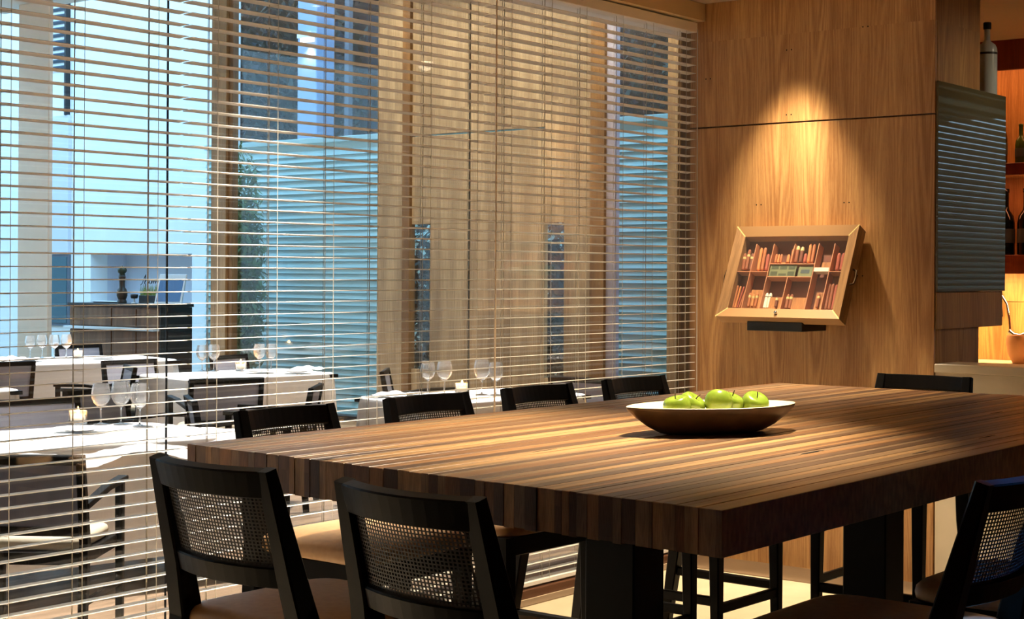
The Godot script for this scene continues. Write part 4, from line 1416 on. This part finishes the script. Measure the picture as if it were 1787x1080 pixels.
	for a in [[-6.72, -4.85, "white plate near the left of the nearest table"], [-7.0, -5.2, "white plate behind the first on the nearest table"], [-10.05, -9.3, "white plate beside the candle on the table by the post"], [-9.75, -9.45, "white plate at the right end of the table by the post"], [-7.25, -8.25, "white plate at the left of the table before the wood panels"], [-12.9, -9.0, "white plate on the far left table, left of the candle"], [-12.75, -9.75, "white plate on the far left table, right of the candle"]]:
		var o := put("plate", pm, M.china)
		o.position = V(a[0], Y + 0.006, a[1])
		tag(o, a[2], "plate")
	m = MB.new()
	var g := []
	for i in 13:
		var row := []
		for k in 9:
			var u := i / 12.0 - 0.5
			var s := k / 8.0 - 0.5
			row.append(V(u * 0.30, 0.006 + 0.035 * (0.25 - s * s) * 4.0 * (1.0 - absf(u) * 1.2) + 0.006 * sin(u * 17.0), s * 0.13))
		g.append(row)
	m.grid(g)
	var nm := m.mesh()
	for a in [[-7.42, -8.10, 60.0, "folded white napkin at the left end of the table before the wood panels"], [-9.98, -9.78, 70.0, "folded white napkin at the right end of the table by the post"], [-13.2, -9.0, 80.0, "folded white napkin at the left of the far left table"]]:
		var o := put("napkin", nm, M.cloth)
		o.position = V(a[0], Y + 0.004, a[1])
		o.rotation.y = deg_to_rad(a[2])
		tag(o, a[3], "napkin")


# ---------------------------------------------------------------- host desk in front of the niche
func host_desk() -> void:
	var F := -0.3
	var t := thing("host_desk", "brown wooden host desk with a dark side before the white niche", "desk", V(-15.5, F, -12.24))
	obj("body", span(V(-0.87, 0, -0.24), V(0.83, 1.19, 0.22), 0.004), M.desk, t)
	obj("side_panel", span(V(0.832, 0, -0.24), V(0.852, 1.19, 0.235), 0.002), M.desk_dark, t)
	obj("top", span(V(-0.89, 1.192, -0.26), V(0.86, 1.226, 0.25), 0.003), M.desk_dark, t)
	for a in [[-0.86, -0.06], [-0.04, 0.40], [0.42, 0.82]]:
		obj("front_panel", span(V(a[0], 0.05, 0.222), V(a[1], 0.90, 0.234), 0.002), M.desk, t)
		obj("drawer", span(V(a[0], 0.96, 0.222), V(a[1], 1.17, 0.234), 0.002), M.desk, t)
	obj("ledge", span(V(-0.87, 0.915, 0.222), V(0.83, 0.945, 0.33), 0.003), M.white, t)
	var Y := F + 1.227
	# pepper mill
	var o := thing("pepper_mill", "tall dark turned pepper mill on the host desk", "pepper mill", V(-15.50, Y, -12.12))
	var m := MB.new()
	m.lathe([[0.0, 0.0], [0.055, 0.0], [0.058, 0.01], [0.055, 0.03], [0.045, 0.045], [0.05, 0.055], [0.064, 0.09], [0.066, 0.13], [0.055, 0.165], [0.036, 0.19], [0.034, 0.24], [0.042, 0.32], [0.0445, 0.325], [0.0, 0.326]], Vector3.ZERO, 22)
	obj("body", m, mat(c8(62, 46, 34), 0.3), o)
	m = MB.new()
	m.lathe([[0.0, 0.328], [0.04, 0.328], [0.04, 0.34], [0.03, 0.35], [0.052, 0.375], [0.056, 0.40], [0.046, 0.425], [0.02, 0.435], [0.008, 0.437], [0.010, 0.447], [0.0, 0.455]], Vector3.ZERO, 22)
	obj("head", m, mat(c8(46, 54, 34), 0.25), o)
	# herb box
	o = thing("herb_planter", "dark planter of yellow-green grass on the host desk", "planter", V(-14.98, Y, -12.14))
	obj("planter", span(V(-0.17, 0, -0.06), V(0.15, 0.10, 0.05), 0.004), M.desk_dark, o)
	m = MB.new()
	var r := RandomNumberGenerator.new()
	r.seed = 3
	for i in 170:
		var x := r.randf_range(-0.16, 0.16)
		var z := r.randf_range(-0.05, 0.05)
		var h := r.randf_range(0.06, 0.14)
		var d := V(r.randfn(0, 0.02), h, r.randfn(0, 0.02))
		m.quad(V(x - 0.004, 0.095, z), V(x + 0.004, 0.095, z), V(x + 0.001, 0.095, z) + d, V(x - 0.001, 0.095, z) + d, V(0, 0, 1))
	var gr := obj("grass_blades", m, M.grass, o)
	gr.set_meta("kind", "stuff")
	# wire script sign
	o = thing("script_sign", "thin wire sign in looping script standing behind the grass on the desk", "sign", V(-15.28, Y, -12.22))
	m = MB.new()
	var pts := []
	for p in [[0.0, 0.22], [0.03, 0.24], [0.07, 0.31], [0.09, 0.345], [0.085, 0.30], [0.07, 0.235], [0.09, 0.27], [0.12, 0.30], [0.125, 0.27], [0.12, 0.235], [0.14, 0.24], [0.155, 0.275], [0.16, 0.24], [0.18, 0.235], [0.195, 0.275], [0.20, 0.24], [0.21, 0.27], [0.225, 0.275], [0.23, 0.24], [0.24, 0.27], [0.255, 0.275], [0.26, 0.24], [0.275, 0.27], [0.29, 0.275], [0.30, 0.24], [0.315, 0.27], [0.33, 0.275], [0.335, 0.24], [0.355, 0.24], [0.37, 0.275], [0.375, 0.24], [0.40, 0.245], [0.415, 0.275], [0.42, 0.24], [0.45, 0.25]]:
		pts.append(V(p[0] * 1.05, p[1], 0))
	m.tube(pts, 0.0045, 6)
	obj("script", m, M.dark, o)
	m = MB.new()
	m.tube([V(0.09, 0.0, 0), V(0.09, 0.24, 0)], 0.004, 6)
	obj("rod", m, M.dark, o)
	# small stemmed cup
	o = thing("small_jar", "small dark jar with a white foot between mill and grass", "jar", V(-15.22, Y, -12.08))
	m = MB.new()
	m.lathe([[0.0, 0.0], [0.04, 0.0], [0.035, 0.01], [0.012, 0.02], [0.012, 0.06], [0.0, 0.06]], Vector3.ZERO, 16)
	obj("foot", m, M.white, o)
	m = MB.new()
	m.lathe([[0.0, 0.06], [0.035, 0.062], [0.045, 0.08], [0.045, 0.11], [0.0, 0.115]], Vector3.ZERO, 16)
	obj("body", m, M.dark, o)
	# tablet on a stand
	o = thing("tablet_stand", "white framed tablet with a blue screen leaning on the host desk", "tablet", V(-14.76, Y + 0.004, -12.03))
	o.rotation = V(-0.3, 0.25, 0.0)
	obj("frame", span(V(-0.02, 0, -0.012), V(0.36, 0.36, 0.012), 0.004), M.white, o)
	obj("screen", span(V(0.005, 0.025, 0.012), V(0.335, 0.29, 0.014)), M.screen, o)
	obj("back_leg", span(V(0.14, 0.0, -0.10), V(0.18, 0.02, -0.012)), M.dark, o)
	# tray and papers
	o = thing("serving_tray", "long white-rimmed tray under the pepper mill", "tray", V(-15.72, Y, -12.2))
	obj("base", span(V(-0.34, 0, -0.05), V(0.12, 0.012, 0.08), 0.004), M.dark, o)
	obj("rim", span(V(-0.36, 0.012, -0.055), V(0.13, 0.022, 0.085), 0.003), M.white, o)
	o = thing("menu_stack", "loose white menus lying at the front of the host desk", "papers", V(-14.9, Y, -12.02))
	obj("sheet", span(V(-0.16, 0, -0.03), V(0.12, 0.006, 0.02)), M.white, o)
	obj("sheet", span(V(0.0, 0.0065, -0.035), V(0.16, 0.012, 0.015)), M.white, o)
